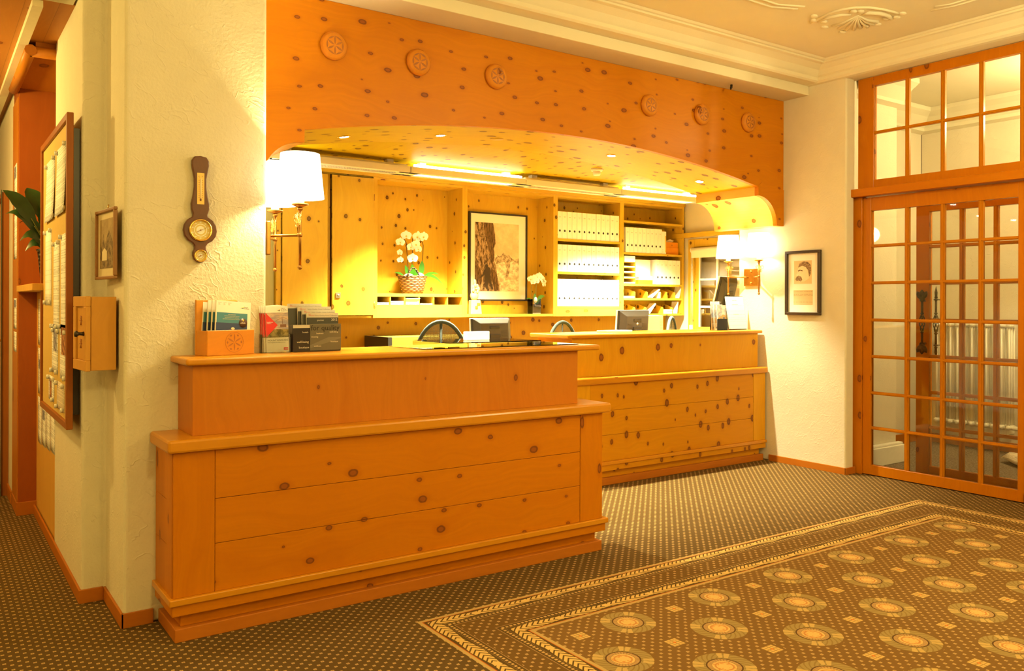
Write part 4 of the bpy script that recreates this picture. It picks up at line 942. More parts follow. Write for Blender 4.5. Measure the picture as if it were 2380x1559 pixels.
mp = [(4.82, 2.11), (5.13, 2.10), (4.41, 2.12), (4.70, 2.115), (4.41, 1.82), (4.83, 1.82), (4.95, 1.75), (5.18, 1.75), (4.63, 1.67), (4.82, 1.67), (4.54, 1.69), (4.95, 1.375), (5.18, 1.375), (4.63, 1.235), (4.82, 1.235), (4.38, 1.235), (4.68, 1.255), (4.88, 1.255), (4.56, 1.26), (4.88, 1.03), (4.68, 1.03), (4.39, 1.02), (4.82, 0.985), (5.01, 0.985), (4.45, 0.98), (4.68, 0.98), (4.84, 0.88), (4.46, 0.865), (4.67, 0.865)]
for i, (y, z) in enumerate(mp):
    o = mg if i == 0 else mg.copy()
    if i: COL.objects.link(o)
    o.location = (XP - 0.0012, y, z); tag(o, 'round white magnet holding a paper in the noticeboard', 'magnet', 'white magnets on the noticeboard')

# niche, shelf and plant further down the hall
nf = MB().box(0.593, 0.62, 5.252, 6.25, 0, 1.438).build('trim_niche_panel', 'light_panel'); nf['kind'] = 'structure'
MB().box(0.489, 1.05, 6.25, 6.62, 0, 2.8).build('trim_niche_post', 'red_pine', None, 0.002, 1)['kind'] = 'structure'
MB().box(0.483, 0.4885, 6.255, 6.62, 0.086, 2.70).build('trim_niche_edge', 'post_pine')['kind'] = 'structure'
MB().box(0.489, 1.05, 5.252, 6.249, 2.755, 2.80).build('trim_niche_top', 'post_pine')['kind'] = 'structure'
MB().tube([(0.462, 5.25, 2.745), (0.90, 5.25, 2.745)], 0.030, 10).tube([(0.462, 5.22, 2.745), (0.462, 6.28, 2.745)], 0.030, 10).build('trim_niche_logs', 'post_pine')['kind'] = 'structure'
box('trim_ceiling_rail', (0.405, 0.450, 4.51, 9.15, 2.768, 2.799), 'beam')['kind'] = 'structure'
ns = box('niche_shelf', (0.478, 1.04, 5.30, 6.249, 1.440, 1.480), 'light_panel', None, 0.004); tag(ns, 'pale wooden shelf in the hall niche carrying the green plant', 'shelf')
pp = thing('potted_peace_lily', 'broad leaved green houseplant in a dark wicker basket on the hall niche shelf', 'plant', (0.600, 5.58, 1.4805))
MB().lathe([(0.0, 0.0), (0.052, 0.0), (0.070, 0.19), (0.078, 0.20), (0.070, 0.205), (0.0, 0.18)], 24).build('basket', 'wicker_dark', pp)
rng = random.Random(3)
def leaf(mb_, base, tip, width, sag, n=10, wav=0.0, up=(0, 0, 1)):
    b0, t0 = Vector(base), Vector(tip); ax = (t0 - b0); side = ax.cross(Vector(up)).normalized(); rows = []
    for k in range(n + 1):
        q = k / n; c = b0 + ax * q + Vector((0, 0, sag * 4 * q * (1 - q))); wv = width * (sin(pi * q ** 0.8)) ** 0.8 * (1 + wav * sin(k * 2.3)); wv = max(wv, 0.001)
        dz = Vector((0, 0, width * 0.35 * sin(pi * q)))
        rows.append([c - side * wv + dz, c, c + side * wv + dz])
    mb_.sheet(rows)
def leafpx(par, pts, width, mat, name='leaf'):
    pass
lfs = [((-0.02, 0.0, 0.25), (-0.235, 0.10, 0.545), 0.040, 0.03), ((0.0, 0.02, 0.30), (-0.105, 0.20, 0.58), 0.045, 0.02), ((0.0, 0.0, 0.22), (-0.23, 0.05, 0.40), 0.030, 0.06), ((0, 0, 0.22), (-0.15, 0.12, 0.36), 0.026, 0.05), ((0, 0, 0.25), (-0.02, -0.02, 0.42), 0.05, 0.03),
       ((0, 0, 0.2), (-0.16, -0.02, 0.245), 0.028, 0.05), ((0, 0, 0.2), (-0.13, 0.0, 0.19), 0.026, 0.04), ((0, 0, 0.2), (-0.06, -0.08, 0.17), 0.024, 0.04), ((0, 0, 0.22), (0.12, 0.10, 0.50), 0.04, 0.02), ((0, 0, 0.22), (0.10, -0.12, 0.40), 0.04, 0.04), ((0, 0, 0.25), (-0.03, -0.12, 0.48), 0.036, 0.04), ((0, 0, 0.22), (0.0, 0.15, 0.55), 0.04, 0.02)]
for b0, t0, wv, sg in lfs:
    q = MB(); leaf(q, Vector(b0) + (Vector(t0) - Vector(b0)) * 0.25, t0, wv * 1.25, sg, 12, 0.05, up=(0.1, -0.75, 0.65)); q.build('leaf', 'leaf', pp)
    MB().tube([(0, 0, 0.17), tuple(Vector(b0) * 0.9), tuple(Vector(b0) + (Vector(t0) - Vector(b0)) * 0.36 + Vector((0, 0, sg * 0.9)))], 0.003, 5).build('stem', 'stem', pp)
# notices on the pale panel and on the post
k = 0
nn = [(5.30, 5.50), (5.52, 5.72), (5.74, 5.94), (5.96, 6.16)]
rows_ = [(1.14, 1.43), (0.83, 1.12), (0.52, 0.81)]
rw = ['top', 'middle', 'bottom']
for r_, (z0, z1) in enumerate(rows_):
    for c_, (y0, y1) in enumerate(nn):
        dz = -0.012 * c_
        notice(y0, y1, z0 + dz, z1 + dz, 'white printed notice on the pale hall panel, %s row, %s from the near end' % (rw[r_], ORD[c_]), (0.2, 0.8, 0.55, 0.75, blueph) if (r_ + c_) % 3 == 1 else None, 'print', 0.592, 'notices pinned on the pale hall panel')
for i, (z0, z1) in enumerate(((1.98, 2.28), (1.66, 1.95), (1.20, 1.40), (1.05, 1.18))):
    notice(6.30, 6.52, z0, z1, 'white notice on the narrow edge of the hall post, %s from the top' % ORD[i], (0.2, 0.8, 0.7, 0.95, blueph) if i in (0, 2) else None, 'print', 0.4822, 'notices on the post edge')
# hall door with brass handle
hd = box('door_5', (0.462, 0.50, 7.00, 7.88, 0.004, 2.12), 'door_orange'); hd['kind'] = 'structure'
MB().box(0.44, 0.484, 6.945, 6.985, 0, 2.155).box(0.44, 0.484, 6.985, 7.9, 2.125, 2.155).build('door_frame', 'board_frame', hd); box('door_seal', (0.436, 0.4395, 6.93, 6.96, 0, 2.17), 'green_edge', hd)
MB().box(0.452, 0.461, 7.035, 7.075, 0.95, 1.19).build('handle_plate', 'gold', hd, 0.003, 1); MB().tube([(0.455, 7.055, 1.10), (0.410, 7.055, 1.10), (0.405, 7.16, 1.10)], 0.009, 8).build('door_handle', 'gold', hd)

# ================================================================ BROCHURES ON THE FRONT COUNTER
ZT = 1.1465
teal = plain('cover_teal', (0.05, 0.20, 0.26), 0.35, var=0.03); navy = plain('cover_navy', (0.03, 0.05, 0.13), 0.3, var=0.1, sc=8); cream = plain('cover_cream', (0.80, 0.74, 0.62), 0.4, var=0.02)
brownb = plain('badge_brown', (0.09, 0.045, 0.03), 0.4); yel = plain('logo_yellow', (0.85, 0.55, 0.03), 0.5); blu = plain('logo_blue', (0.03, 0.17, 0.38), 0.5); redc = plain('cover_red', (0.62, 0.015, 0.02), 0.35, var=0.03)
blk = plain('cover_black', (0.018, 0.010, 0.012), 0.3); dgr = plain('cover_dark_grey', (0.045, 0.042, 0.035), 0.3, var=0.2, sc=5); lgr = plain('cover_light_grey', (0.50, 0.46, 0.38), 0.4, var=0.02); lett = plain('cover_lettering', (0.62, 0.55, 0.44), 0.6, var=0.02)
warmw = plain('cover_warm_glow', (0.85, 0.60, 0.35), 0.5)
def local_box(nm, d, mt, par, bev=0.0): return box(nm, d, mt, par, bev, 1)
def logo(par, x, z, y, s):
    MB().prism([(x, z), (x + 0.6 * s, z + 0.12 * s), (x + 1.0 * s, z + 0.32 * s), (x + 1.0 * s, z), ], y - 0.0004, y, 'y').build('logo_mark', yel, par)
    MB().prism([(x + 0.25 * s, z - 0.02 * s), (x + 1.0 * s, z - 0.02 * s), (x + 0.9 * s, z - 0.22 * s), (x + 0.6 * s, z - 0.16 * s)], y - 0.0004, y, 'y').build('logo_mark', blu, par)
bx = thing('brochure_box', 'pine brochure box with a carved rosette at the left end of the front counter', 'brochure holder', (1.018, 3.715, ZT), R(15))
local_box('back_panel', (-0.028, 0.205, 0.088, 0.100, 0.0, 0.243), 'tan_box', bx, 0.002)
MB().box(-0.026, -0.016, 0.012, 0.0875, 0.0, 0.108).box(-0.0155, 0.205, 0.012, 0.0875, 0.0, 0.008).box(0.195, 0.205, 0.012, 0.0875, 0.008, 0.108).build('tray', 'tan_box', bx, 0.001, 1)
ft = local_box('front_panel', (-0.026, 0.205, 0.0, 0.0118, 0.0, 0.110), 'tan_box', bx, 0.002)
g = MB(); cx_, cz_ = 0.105, 0.056
def petal2(g, cx, cz0, ang, L, W, y0, y1):
    pts = []
    for k in range(9): t = k / 8; pts.append((t * L - L / 2, W * sin(pi * t)))
    for k in range(7, 0, -1): t = k / 8; pts.append((t * L - L / 2, -W * sin(pi * t)))
    ca, sa = cos(ang), sin(ang); g.prism([(cx + p[0] * ca - p[1] * sa, cz0 + p[0] * sa + p[1] * ca) for p in pts], y0, y1, 'y')
for k in range(6):
    a = pi / 6 + k * pi / 3; petal2(g, cx_ + cos(a) * 0.020, cz_ + sin(a) * 0.020, a, 0.034, 0.0032, -0.0008, -0.0001)
    a2 = a + pi / 6; petal2(g, cx_ + cos(a2) * 0.034, cz_ + sin(a2) * 0.034, a2 + pi / 2, 0.012, 0.004, -0.0008, -0.0001)
g.tube([(cx_ + 0.044 * cos(a), -0.0005, cz_ + 0.044 * sin(a)) for a in [k * 2 * pi / 36 for k in range(37)]], 0.0007, 4); g.build('carved_rosette', 'carved_cut', ft)
for i in range(4):
    off = (3 - i)
    mgz = thing('magazine', ('rearmost', 'second', 'third', 'front')[i] + ' teal and white regional magazine standing in the pine brochure box', 'magazine', (0, 0, 0), group='magazines in the pine brochure box')
    mt_ = Matrix.Translation((1.018, 3.715, ZT)) @ Matrix.Rotation(R(15), 4, 'Z') @ Matrix.Translation(((-0.010, 0.004, 0.014, 0.022)[i], 0.078 - i * 0.018, 0.0210)) @ Matrix.Rotation(R(4 + 0), 4, 'Y') @ Matrix.Rotation(R(-3), 4, 'X')
    mgz.matrix_world = mt_
    wv, hv = (0.17 if i < 3 else 0.172), 0.222
    local_box('pages', (0, wv, 0.0, 0.006, 0, hv), cream, mgz); c_ = local_box('cover', (0, wv, -0.0012, -0.0001, 0, hv), cream, mgz)
    local_box('teal_band', (0.004, wv - 0.012 - 0.004, -0.0016, -0.0013, 0.125, 0.17), teal, c_); local_box('night_photo', (0.002, wv - 0.016, -0.0016, -0.0013, 0.0, 0.1249), navy, c_)
    if i == 3:
        MB().ball((0.085, -0.0016, 0.100), 0.006, 8, sc=(1.6, 0.1, 1)).build('glow', warmw, c_)
        bd = MB().lathe([(0, 0), (0.021, 0), (0.021, 0.0006), (0, 0.0006)], 28).build('round_badge', brownb, c_); bd.location = (0.135, -0.0018, 0.128); bd.rotation_euler = (pi / 2, 0, 0)
        lettering('allInfo', 0.011, lett, c_, (0.120, -0.0026, 0.124), shear=0.4); MB().ball((0.135, -0.0026, 0.139), 0.004, 8, sc=(1, 0.2, 1)).build('badge_sun', yel, c_)
        for k, tx in enumerate(('INFO-MAGAZIN', 'INFORMATIONS POUR L\'ESTATE', 'INFORMAZIONI PER L\'ESTATE', 'INFORMATIONS POUR LES AMATEURS')): lettering(tx, 0.0052, lett, c_, (0.078, -0.0018, 0.160 - k * 0.0068), align='CENTER')
        logo(c_, 0.118, 0.195, -0.0014, 0.018); lettering('Engadin\nSt. Moritz', 0.0062, 'ink', c_, (0.139, -0.0014, 0.197))
        for cx2 in (0.010, 0.035, 0.058): lettering('Sils Maria\nSegl\nSurlej', 0.0042, lett, c_, (cx2, -0.0014, 0.212))
# leaflet holder
lh = thing('leaflet_holder', 'clear acrylic holder with red and white mountain leaflets on the front counter', 'leaflet holder', (1.262, 3.800, ZT), R(-4))
MB().box(0.0, 0.128, -0.004, -0.002, 0.0, 0.085).box(0.0, 0.128, 0.060, 0.062, 0.0, 0.12).box(-0.002, -0.0002, -0.004, 0.062, 0.0, 0.085).box(0.1282, 0.130, -0.004, 0.062, 0.0, 0.085).box(0.0, 0.128, -0.0018, 0.0598, 0.0, 0.002).build('acrylic_shell', 'acrylic', lh)
base = Matrix.Translation((1.262, 3.800, ZT)) @ Matrix.Rotation(R(-4), 4, 'Z')
sunset = stripmat('leaflet_sky', (0.30, 0.28, 0.34), (0.66, 0.50, 0.38), 14, (0.6, 2.0)); meadow = stripmat('leaflet_meadow', (0.10, 0.08, 0.03), (0.34, 0.26, 0.10), 40)
for i in range(6):
    lf = thing('leaflet', '%s red and white mountain guide leaflet in the clear holder' % ('rearmost', 'second', 'third', 'fourth', 'fifth', 'front')[i], 'leaflet', group='mountain guide leaflets in the clear holder')
    lf.matrix_world = base @ Matrix.Translation(((0.000, 0.003, 0.006, 0.009, 0.013, 0.022)[i], 0.052 - i * 0.009, 0.0025)) @ Matrix.Rotation(R(-4 + i * 0.6), 4, 'Y') @ Matrix.Rotation(R(-3), 4, 'X')
    local_box('pages', (0, 0.104, 0, 0.004, 0, 0.212), cream, lf); c_ = local_box('cover', (0, 0.104, -0.0008, -0.0001, 0, 0.212), 'paper', lf)
    local_box('sky_photo', (0, 0.104, -0.0012, -0.0009, 0.105, 0.182), sunset, c_); local_box('meadow_photo', (0, 0.104, -0.0012, -0.0009, 0.067, 0.1049), meadow, c_)
    MB().prism([(0.0, 0.182), (0.055, 0.124), (0.0, 0.067)], -0.0016, -0.0013, 'y').build('red_triangle', redc, c_)
    if i == 5:
        logo(c_, 0.050, 0.192, -0.001, 0.018); lettering('Engadin\nSt. Moritz\nBergbahnen', 0.0062, 'ink', c_, (0.072, -0.001, 0.200))
        lettering('Bergbahnen\ninklusive', 0.0062, 'paper', c_, (0.004, -0.0018, 0.136)); lettering('MOUNTAINGUIDE', 0.0115, 'ink', c_, (0.006, -0.001, 0.050)); lettering('Erlebnisangebote der Bergbahnen 2012', 0.0052, 'ink', c_, (0.006, -0.001, 0.042))
        local_box('red_logo', (0.080, 0.100, -0.0014, -0.001, 0.008, 0.020), redc, c_); lettering('mobile', 0.006, 'paper', c_, (0.0825, -0.0016, 0.012)); lettering('.......', 0.008, redc, c_, (0.052, -0.001, 0.009))
        MB().tube([(0.020, -0.0016, 0.130), (0.078, -0.0016, 0.160), (0.104, -0.0016, 0.150)], 0.0005, 4).tube([(0.076, -0.0016, 0.158), (0.078, -0.0016, 0.128)], 0.0008, 4).box(0.066, 0.094, -0.0018, -0.0014, 0.114, 0.127).build('chairlift', plain('chairlift_dark', (0.20, 0.10, 0.07), 0.7), c_)
# dark brochure stand
base = Matrix.Translation((1.405, 3.800, ZT)) @ Matrix.Rotation(R(3), 4, 'Z')
ds = thing('brochure_stand', 'black brochure stand with white keywords at the right of the counter brochures', 'brochure holder', (1.405, 3.800, ZT), R(3))
fpn = MB().box(0.0, 0.086, -0.004, 0.0, 0.0, 0.128).build('left_panel', blk, ds, 0.001, 1); fp2 = MB().box(0.0865, 0.247, -0.004, 0.0, 0.004, 0.130).build('right_panel', plain('panel_smoky', (0.115, 0.10, 0.07), 0.35, var=0.1, sc=8), ds, 0.001, 1)
MB().box(0.0, 0.247, 0.070, 0.073, 0.0, 0.14).box(0.0, 0.004, 0.0002, 0.0698, 0, 0.128).box(0.243, 0.247, 0.0002, 0.0698, 0, 0.128).box(0.0042, 0.2428, 0.0002, 0.0698, 0, 0.004).build('tray', blk, ds)
local_box('grey_strip', (0.001, 0.085, -0.0046, -0.0041, 0.112, 0.127), lgr, fpn)
for tx, x, z, s in (('hotels', 0.048, 0.088, 0.012), ('well-being', 0.020, 0.042, 0.0145), ('boutique', 0.030, 0.016, 0.0145)): lettering(tx, s, lett, fpn, (x, -0.0046, z))
MB().prism([(0.088, 0.016), (0.245, 0.060), (0.245, 0.066), (0.180, 0.066), (0.088, 0.030)], -0.0044, -0.0041, 'y').build('grey_sweep', plain('sweep_grey', (0.16, 0.14, 0.10), 0.4), fp2)
for tx, x, z, s, mt in (('for quality', 0.090, 0.100, 0.036, blk), ('business', 0.118, 0.082, 0.011, lett), ('meeting', 0.092, 0.066, 0.011, lett), ('well-being', 0.186, 0.088, 0.011, lett), ('boutique', 0.192, 0.042, 0.011, lett), ('wellness', 0.106, 0.022, 0.011, lett)): lettering(tx, s, mt, fp2, (x, -0.0048, z))
for i, (x0, wv, top, yy) in enumerate(((-0.020, 0.180, 0.222, 0.058), (0.048, 0.172, 0.208, 0.044), (0.064, 0.170, 0.193, 0.030), (0.080, 0.164, 0.178, 0.016))):
    bb = thing('hotel_brochure', '%s dark grey hotel brochure with a pale header in the black stand' % ('rearmost, tallest', 'second', 'third', 'front')[i], 'brochure', group='hotel brochures in the black stand')
    bb.matrix_world = base @ Matrix.Translation((x0 if i else 0.0045, yy, 0.0045)) @ Matrix.Rotation(R(-2), 4, 'X')
    if i == 0: wv = 0.172
    local_box('pages', (0, wv, 0, 0.008, 0, top), cream, bb); c_ = local_box('cover', (0, wv, -0.0012, -0.0001, 0, top), dgr, bb)
    local_box('header', (0, wv, -0.0016, -0.0013, top - 0.022, top), lgr, c_); lettering('Swiss Quality Hotel Collection', 0.0095, plain('header_grey', (0.25, 0.22, 0.18), 0.6), c_, (wv - 0.004, -0.0018, top - 0.015), align='RIGHT')
    lettering('Swiss\nQuality Hotels', 0.0050, redc, c_, (0.010, -0.0018, top - 0.008))
    if i == 3: lettering('2012', 0.016, lett, c_, (wv - 0.006, -0.0018, top - 0.038), align='RIGHT'); lettering('gourmet', 0.010, lett, c_, (0.070, -0.0018, top - 0.038), align='CENTER')
    if i == 0: lettering('business', 0.012, lett, c_, (0.060, -0.0018, top - 0.075)); lettering('boutique', 0.012, lett, c_, (0.075, -0.0018, top - 0.125))
gp = box('glass_plate', (2.02, 3.02, 3.66, 4.03, 1.1465, 1.1505), 'acrylic', None, 0.001, 1); tag(gp, 'thin clear glass plate lying on the right half of the front countertop', 'glass plate')
# rear counter
base = Matrix.Translation((5.60, 4.915, ZT)) @ Matrix.Rotation(R(2), 4, 'Z')
l2 = thing('leaflet_holder', 'clear acrylic leaflet holder with hotel leaflets on the rear counter', 'leaflet holder', (5.60, 4.915, ZT), R(2))
MB().box(0.0, 0.145, -0.003, -0.001, 0, 0.10).box(0.0, 0.145, 0.075, 0.077, 0, 0.25).box(-0.002, -0.0002, -0.003, 0.077, 0, 0.18).box(0.1452, 0.147, -0.003, 0.077, 0, 0.18).box(0, 0.145, -0.0008, 0.0748, 0, 0.002).build('acrylic_shell', 'acrylic', l2)
house = plain('leaflet_house', (0.62, 0.40, 0.16), 0.6); paleh = plain('leaflet_pale_house', (0.78, 0.66, 0.46), 0.6); csky = stripmat('leaflet_cloudy_sky', (0.34, 0.38, 0.50), (0.82, 0.80, 0.78), 16); wing = plain('leaflet_windows', (0.20, 0.20, 0.24), 0.5)
for i, (yy, hh_) in enumerate(((0.060, 0.248), (0.040, 0.222), (0.016, 0.215))):
    lf = thing('hotel_leaflet', '%s hotel leaflet with a photo of yellow houses in the rear counter holder' % ('rearmost', 'middle', 'front')[i], 'leaflet', group='hotel leaflets on the rear counter')
    lf.matrix_world = base @ Matrix.Translation((0.004 + i * 0.014, yy, 0.003)) @ Matrix.Rotation(R(-3), 4, 'X')
    wv = 0.115; local_box('pages', (0, wv, 0, 0.008, 0, hh_), 'paper', lf); c_ = local_box('cover', (0, wv, -0.001, -0.0001, 0, hh_), csky, lf)
    MB().prism([(0, 0.0), (wv, 0.0), (wv, 0.125), (0.075, 0.135), (0.03, 0.115), (0, 0.10)], -0.0014, -0.0011, 'y').build('house_photo', house, c_)
    MB().prism([(0, 0.0), (wv, 0.0), (wv, 0.075), (0.05, 0.062), (0, 0.060)], -0.0018, -0.0015, 'y').build('pale_house_photo', paleh, c_)
    wn = MB()
    for a, b_ in ((0.03, 0.085), (0.07, 0.095), (0.02, 0.012), (0.08, 0.022)): wn.box(a, a + 0.028, -0.0022, -0.0019, b_, b_ + 0.016)
    wn.build('window_photo', wing, c_)
ss = thing('sign_stand', 'slanted clear stand holding a cream printed sheet at the right end of the rear counter', 'sign', (5.775, 4.93, ZT), R(-1), rot=(R(-10), 0, R(-1)))
local_box('sheet', (0.0, 0.235, 0, 0.001, 0.01, 0.300), 'print_faint', ss); local_box('stand', (-0.004, 0.239, 0.0015, 0.0035, 0.002, 0.304), 'acrylic', ss)
MB().prism([(0.004, 0.002), (0.07, 0.0135), (0.07, 0.0165), (0.004, 0.005)], 0.0, 0.239, 'x').build('foot', 'acrylic', ss)
for tx, z, s in (('DEAR GUEST', 0.262, 0.010), ('Breakfast and Dinner', 0.228, 0.009), ('Reception Hours', 0.138, 0.009)): lettering(tx, s, plain('faint_ink', (0.45, 0.38, 0.26), 0.7), ss, (0.117, -0.0004, z), align='CENTER')
pad = box('note_pad', (at(1398, 770, 'y', 5.10).x, at(1458, 770, 'y', 5.10).x, 5.04, 5.16, 1.1462, 1.160), 'paper', None, 0.002, 1); tag(pad, 'flat white pad lying on the rear counter beside the monitor', 'note pad')

# ================================================================ OFFICE EQUIPMENT
def monitor(label, x, y, ztop, rz, tilt=0.0, logo_txt=None, W=0.43, H=0.345):
    t = thing('monitor', label, 'monitor', (x, y, 0), rz)
    zc = ztop - H / 2
    hub = bpy.data.objects.new('screen_housing', None)
    b = MB(); b.box(-W / 2, W / 2, 0.004, 0.022, -H / 2, H / 2)
    s = b.build('bezel', 'silver', t, 0.004); MB().box(-W / 2 + 0.002, W / 2 - 0.002, -0.018, 0.0035, -H / 2 + 0.002, H / 2 - 0.002).build('rear_rim', 'dark_plastic', s, 0.004); s.location = (0, 0, zc); s.rotation_euler = (tilt, 0, 0)
    MB().prism([(-W / 2 + 0.012, -H / 2 + 0.012), (W / 2 - 0.012, -H / 2 + 0.012), (W / 2 - 0.012, H / 2 - 0.012), (-W / 2 + 0.012, H / 2 - 0.012)], 0.0225, 0.024, 'y').build('screen', 'black_frame', s)
    # bulged back with vents
    q = MB(); a0, a1 = W / 2 - 0.004, H / 2 - 0.004; c0, c1 = W * 0.36, H * 0.36
    v0 = [q.bm.verts.new(p) for p in ((-a0, -0.0185, -a1), (a0, -0.0185, -a1), (a0, -0.0185, a1), (-a0, -0.0185, a1))]
    v1 = [q.bm.verts.new(p) for p in ((-c0, -0.058, -c1), (c0, -0.058, -c1), (c0, -0.058, c1), (-c0, -0.058, c1))]
    q.bm.faces.new(v0); q.bm.faces.new(v1)
    for k in range(4): q.bm.faces.new((v0[k], v0[(k + 1) % 4], v1[(k + 1) % 4], v1[k]))
    bk = q.build('back_shell', 'mid_plastic', s, 0.006)
    vt = MB()
    for k in range(14):
        for sx in (-1, 1): vt.box(sx * W * 0.24 - 0.035, sx * W * 0.24 + 0.035, -0.0595, -0.0582, -0.11 + k * 0.0125, -0.105 + k * 0.0125)
    vt.build('vents', 'dark_plastic', bk)
    MB().box(-0.055, 0.055, -0.063, -0.0585, H * 0.22, H * 0.29).build('carry_handle', 'dark_plastic', bk, 0.003)
    MB().box(-0.06, 0.06, -0.068, -0.0585, -0.10, 0.03).build('mount_plate', 'dark_plastic', bk, 0.004)
    MB().lathe([(0, 0.0), (0.030, 0.0), (0.030, 0.006), (0, 0.010)], 20).build('hinge_cap', 'mid_plastic', bk).matrix_local = Matrix.Translation((0, -0.068, -0.04)) @ Matrix.Rotation(pi / 2, 4, 'X')
    if logo_txt:
        o = MB().lathe([(0, 0), (0.012, 0), (0.012, 0.001), (0, 0.001)], 20).build('logo_mark', 'silver', bk); o.matrix_local = Matrix.Translation((0, -0.0585, H * 0.155)) @ Matrix.Rotation(pi / 2, 4, 'X')
        lettering(logo_txt, 0.018, 'dark_plastic', bk, (0, -0.0604, H * 0.155 - 0.005), align='CENTER', shear=0.3)
    MB().box(-0.045, 0.045, -0.075, -0.045, 0.76, zc).box(-0.12, 0.12, -0.16, 0.10, 0.745, 0.762).build('stand', 'dark_plastic', t, 0.004)
    return t
p = at(1141, 760, 'y', 6.05); monitor('dark flat monitor seen from behind between the two curved mesh chairs', p.x, 6.05, 1.248, R(6), R(-4))
p = at(1469, 760, 'y', 5.62); monitor('dark flat monitor with round maker\'s mark seen from behind over the rear counter', p.x, 5.62, 1.318, R(8), R(4), 'hp', 0.43, 0.35)
p = at(1684, 680, 'y', 5.75); monitor('dark tilted monitor beside the pier below the right twin lamp', p.x, 5.75, 1.655, R(16), R(14), None, 0.36, 0.33)
for (nm, x0, x1, y0, y1, lab) in (('work_table', 3.80, 4.75, 5.72, 6.16, 'pine work table carrying the left monitor'), ('work_table', 4.80, 7.40, 5.30, 6.00, 'pine work table behind the rear counter carrying two monitors')):
    t = thing(nm, lab, 'table', (0, 0, 0)); local_box('table_top', (x0, x1, y0, y1, 0.715, 0.745), 'cabinet_h', t)
    for a in (x0 + 0.05, x1 - 0.05):
        for b_ in (y0 + 0.05, y1 - 0.05): local_box('leg', (a - 0.025, a + 0.025, b_ - 0.025, b_ + 0.025, 0, 0.7148), 'cabinet', t)
a = at(1081, 785, 'y', 5.30); b_ = at(1135, 785, 'y', 5.30)
cdv = box('card_terminal', (a.x, b_.x, 5.28, 5.33, 1.1005, 1.165), 'silver', None, 0.006); tag(cdv, 'white rounded box standing in front of the left monitor', 'terminal')
a = at(1507, 760, 'y', 6.1); b_ = at(1541, 760, 'y', 6.1); rk = thing('filing_rack', 'white box file standing right of the rear counter monitor', 'box file', (0, 0, 0))
local_box('box', (a.x, b_.x, 6.10, 6.35, 0.001, 1.255), 'binder', rk); local_box('label', (b_.x - 0.04, b_.x - 0.01, 6.098, 6.0998, 1.10, 1.22), 'print', rk)
def chair(label, px, y, ztop, rz, wv):
    p = at(px, 745, 'y', y); t = thing('office_chair', label, 'chair', (p.x, y, 0), rz, 'mesh back office chairs behind the counters')
    H = ztop - 0.50; pts = []
    for k in range(33):
        a = -0.28 * pi + k * (1.56 * pi) / 32
        pts.append((wv * 0.5 * cos(a), 0.02 + 0.05 * (1 - sin(a)) * 0, 0.50 + H * 0.5 + (H * 0.5 - 0.012) * sin(a)))
    br = MB().tube(pts, 0.017, 8).build('back_frame', 'chair_frame', t)
    MB().tube([(0, 0.03, ztop - 0.02), (0, 0.04, 0.55)], 0.014, 8).build('spine', 'chair_frame', br)
    m_ = MB(); n = 14; rows = []
    for k in range(n + 1):
        z = 0.52 + (H - 0.045) * k / n; s_ = (z - 0.50 - H * 0.5) / (H * 0.5); ww = wv * 0.5 * math.sqrt(max(0.0, 1 - s_ * s_)) * 0.98
        rows.append([(-ww, 0.021, z), (0, 0.021, z), (ww, 0.021, z)])
    m_.sheet(rows).build('back_mesh', 'mesh', t)
    MB().box(-0.24, 0.24, 0.04, 0.50, 0.44, 0.49).build('seat', 'chair_frame', t, 0.03); MB().tube([(0, 0.27, 0.43), (0, 0.27, 0.10)], 0.022, 10).build('column', 'dark_plastic', t)
    for k in range(5):
        a = k * 2 * pi / 5; e = (0.28 * cos(a), 0.27 + 0.28 * sin(a), 0.07); MB().tube([(0, 0.27, 0.11), e], [0.02, 0.014], 8).ball((e[0], e[1], 0.032), 0.031, 8).build('leg', 'dark_plastic', t)
chair('grey mesh office chair with its back showing left of the left monitor', 1026, 6.15, 1.232, R(-22), 0.44)
chair('grey mesh office chair with its back showing above the left end of the rear counter', 1311, 6.45, 1.206, R(10), 0.44)
chair('grey mesh office chair seen edge on near the window, right of the white box file', 1565, 6.75, 1.232, R(30), 0.44)

# ================================================================ SHELF CONTENTS
def binder(wd, ht):
    t = thing('binder', '', 'binder'); hx = wd / 2 - 0.0012
    box('cover', (-hx, hx, 0.0, 0.26, 0.0, ht), 'binder', t, 0.002, 1)
    box('spine_label', (-hx * 0.72, hx * 0.72, -0.0006, -0.0001, ht * 0.52, ht * 0.93), 'paper', t)
    MB().box(-hx * 0.4, hx * 0.4, -0.0010, -0.0007, ht * 0.80, ht * 0.808).box(-hx * 0.3, hx * 0.3, -0.0010, -0.0007, ht * 0.775, ht * 0.780).build('label_print', 'ink', bpy.data.objects[t.children[1].name])
    f = MB().lathe([(0.0, 0), (0.0095, 0.0), (0.0125, 0.0012), (0.0125, 0.0), (0, -0.001)], 18).build('finger_hole', 'hole', t); f.matrix_local = Matrix.Translation((0, -0.0005, ht * 0.29)) @ Matrix.Rotation(pi / 2, 4, 'X')
    return t
proto = None
for r_, (zt, nm) in enumerate(((2.0845, 'top'), (1.7235, 'middle'), (1.3455, 'bottom'))):
    for k in range(13):
        if proto is None: o = proto = binder(0.0695, 0.298)
        else: o = copy_tree(proto)
        o.location = (5.631 + 0.0697 * (k + 0.5), 7.192 + rng.uniform(0, 0.006), zt)
        o['label'] = 'white binder in the %s row of the binder bay, %s from the left' % (nm, ORD[k]); o['category'] = 'binder'; o['group'] = 'white binders in three rows'
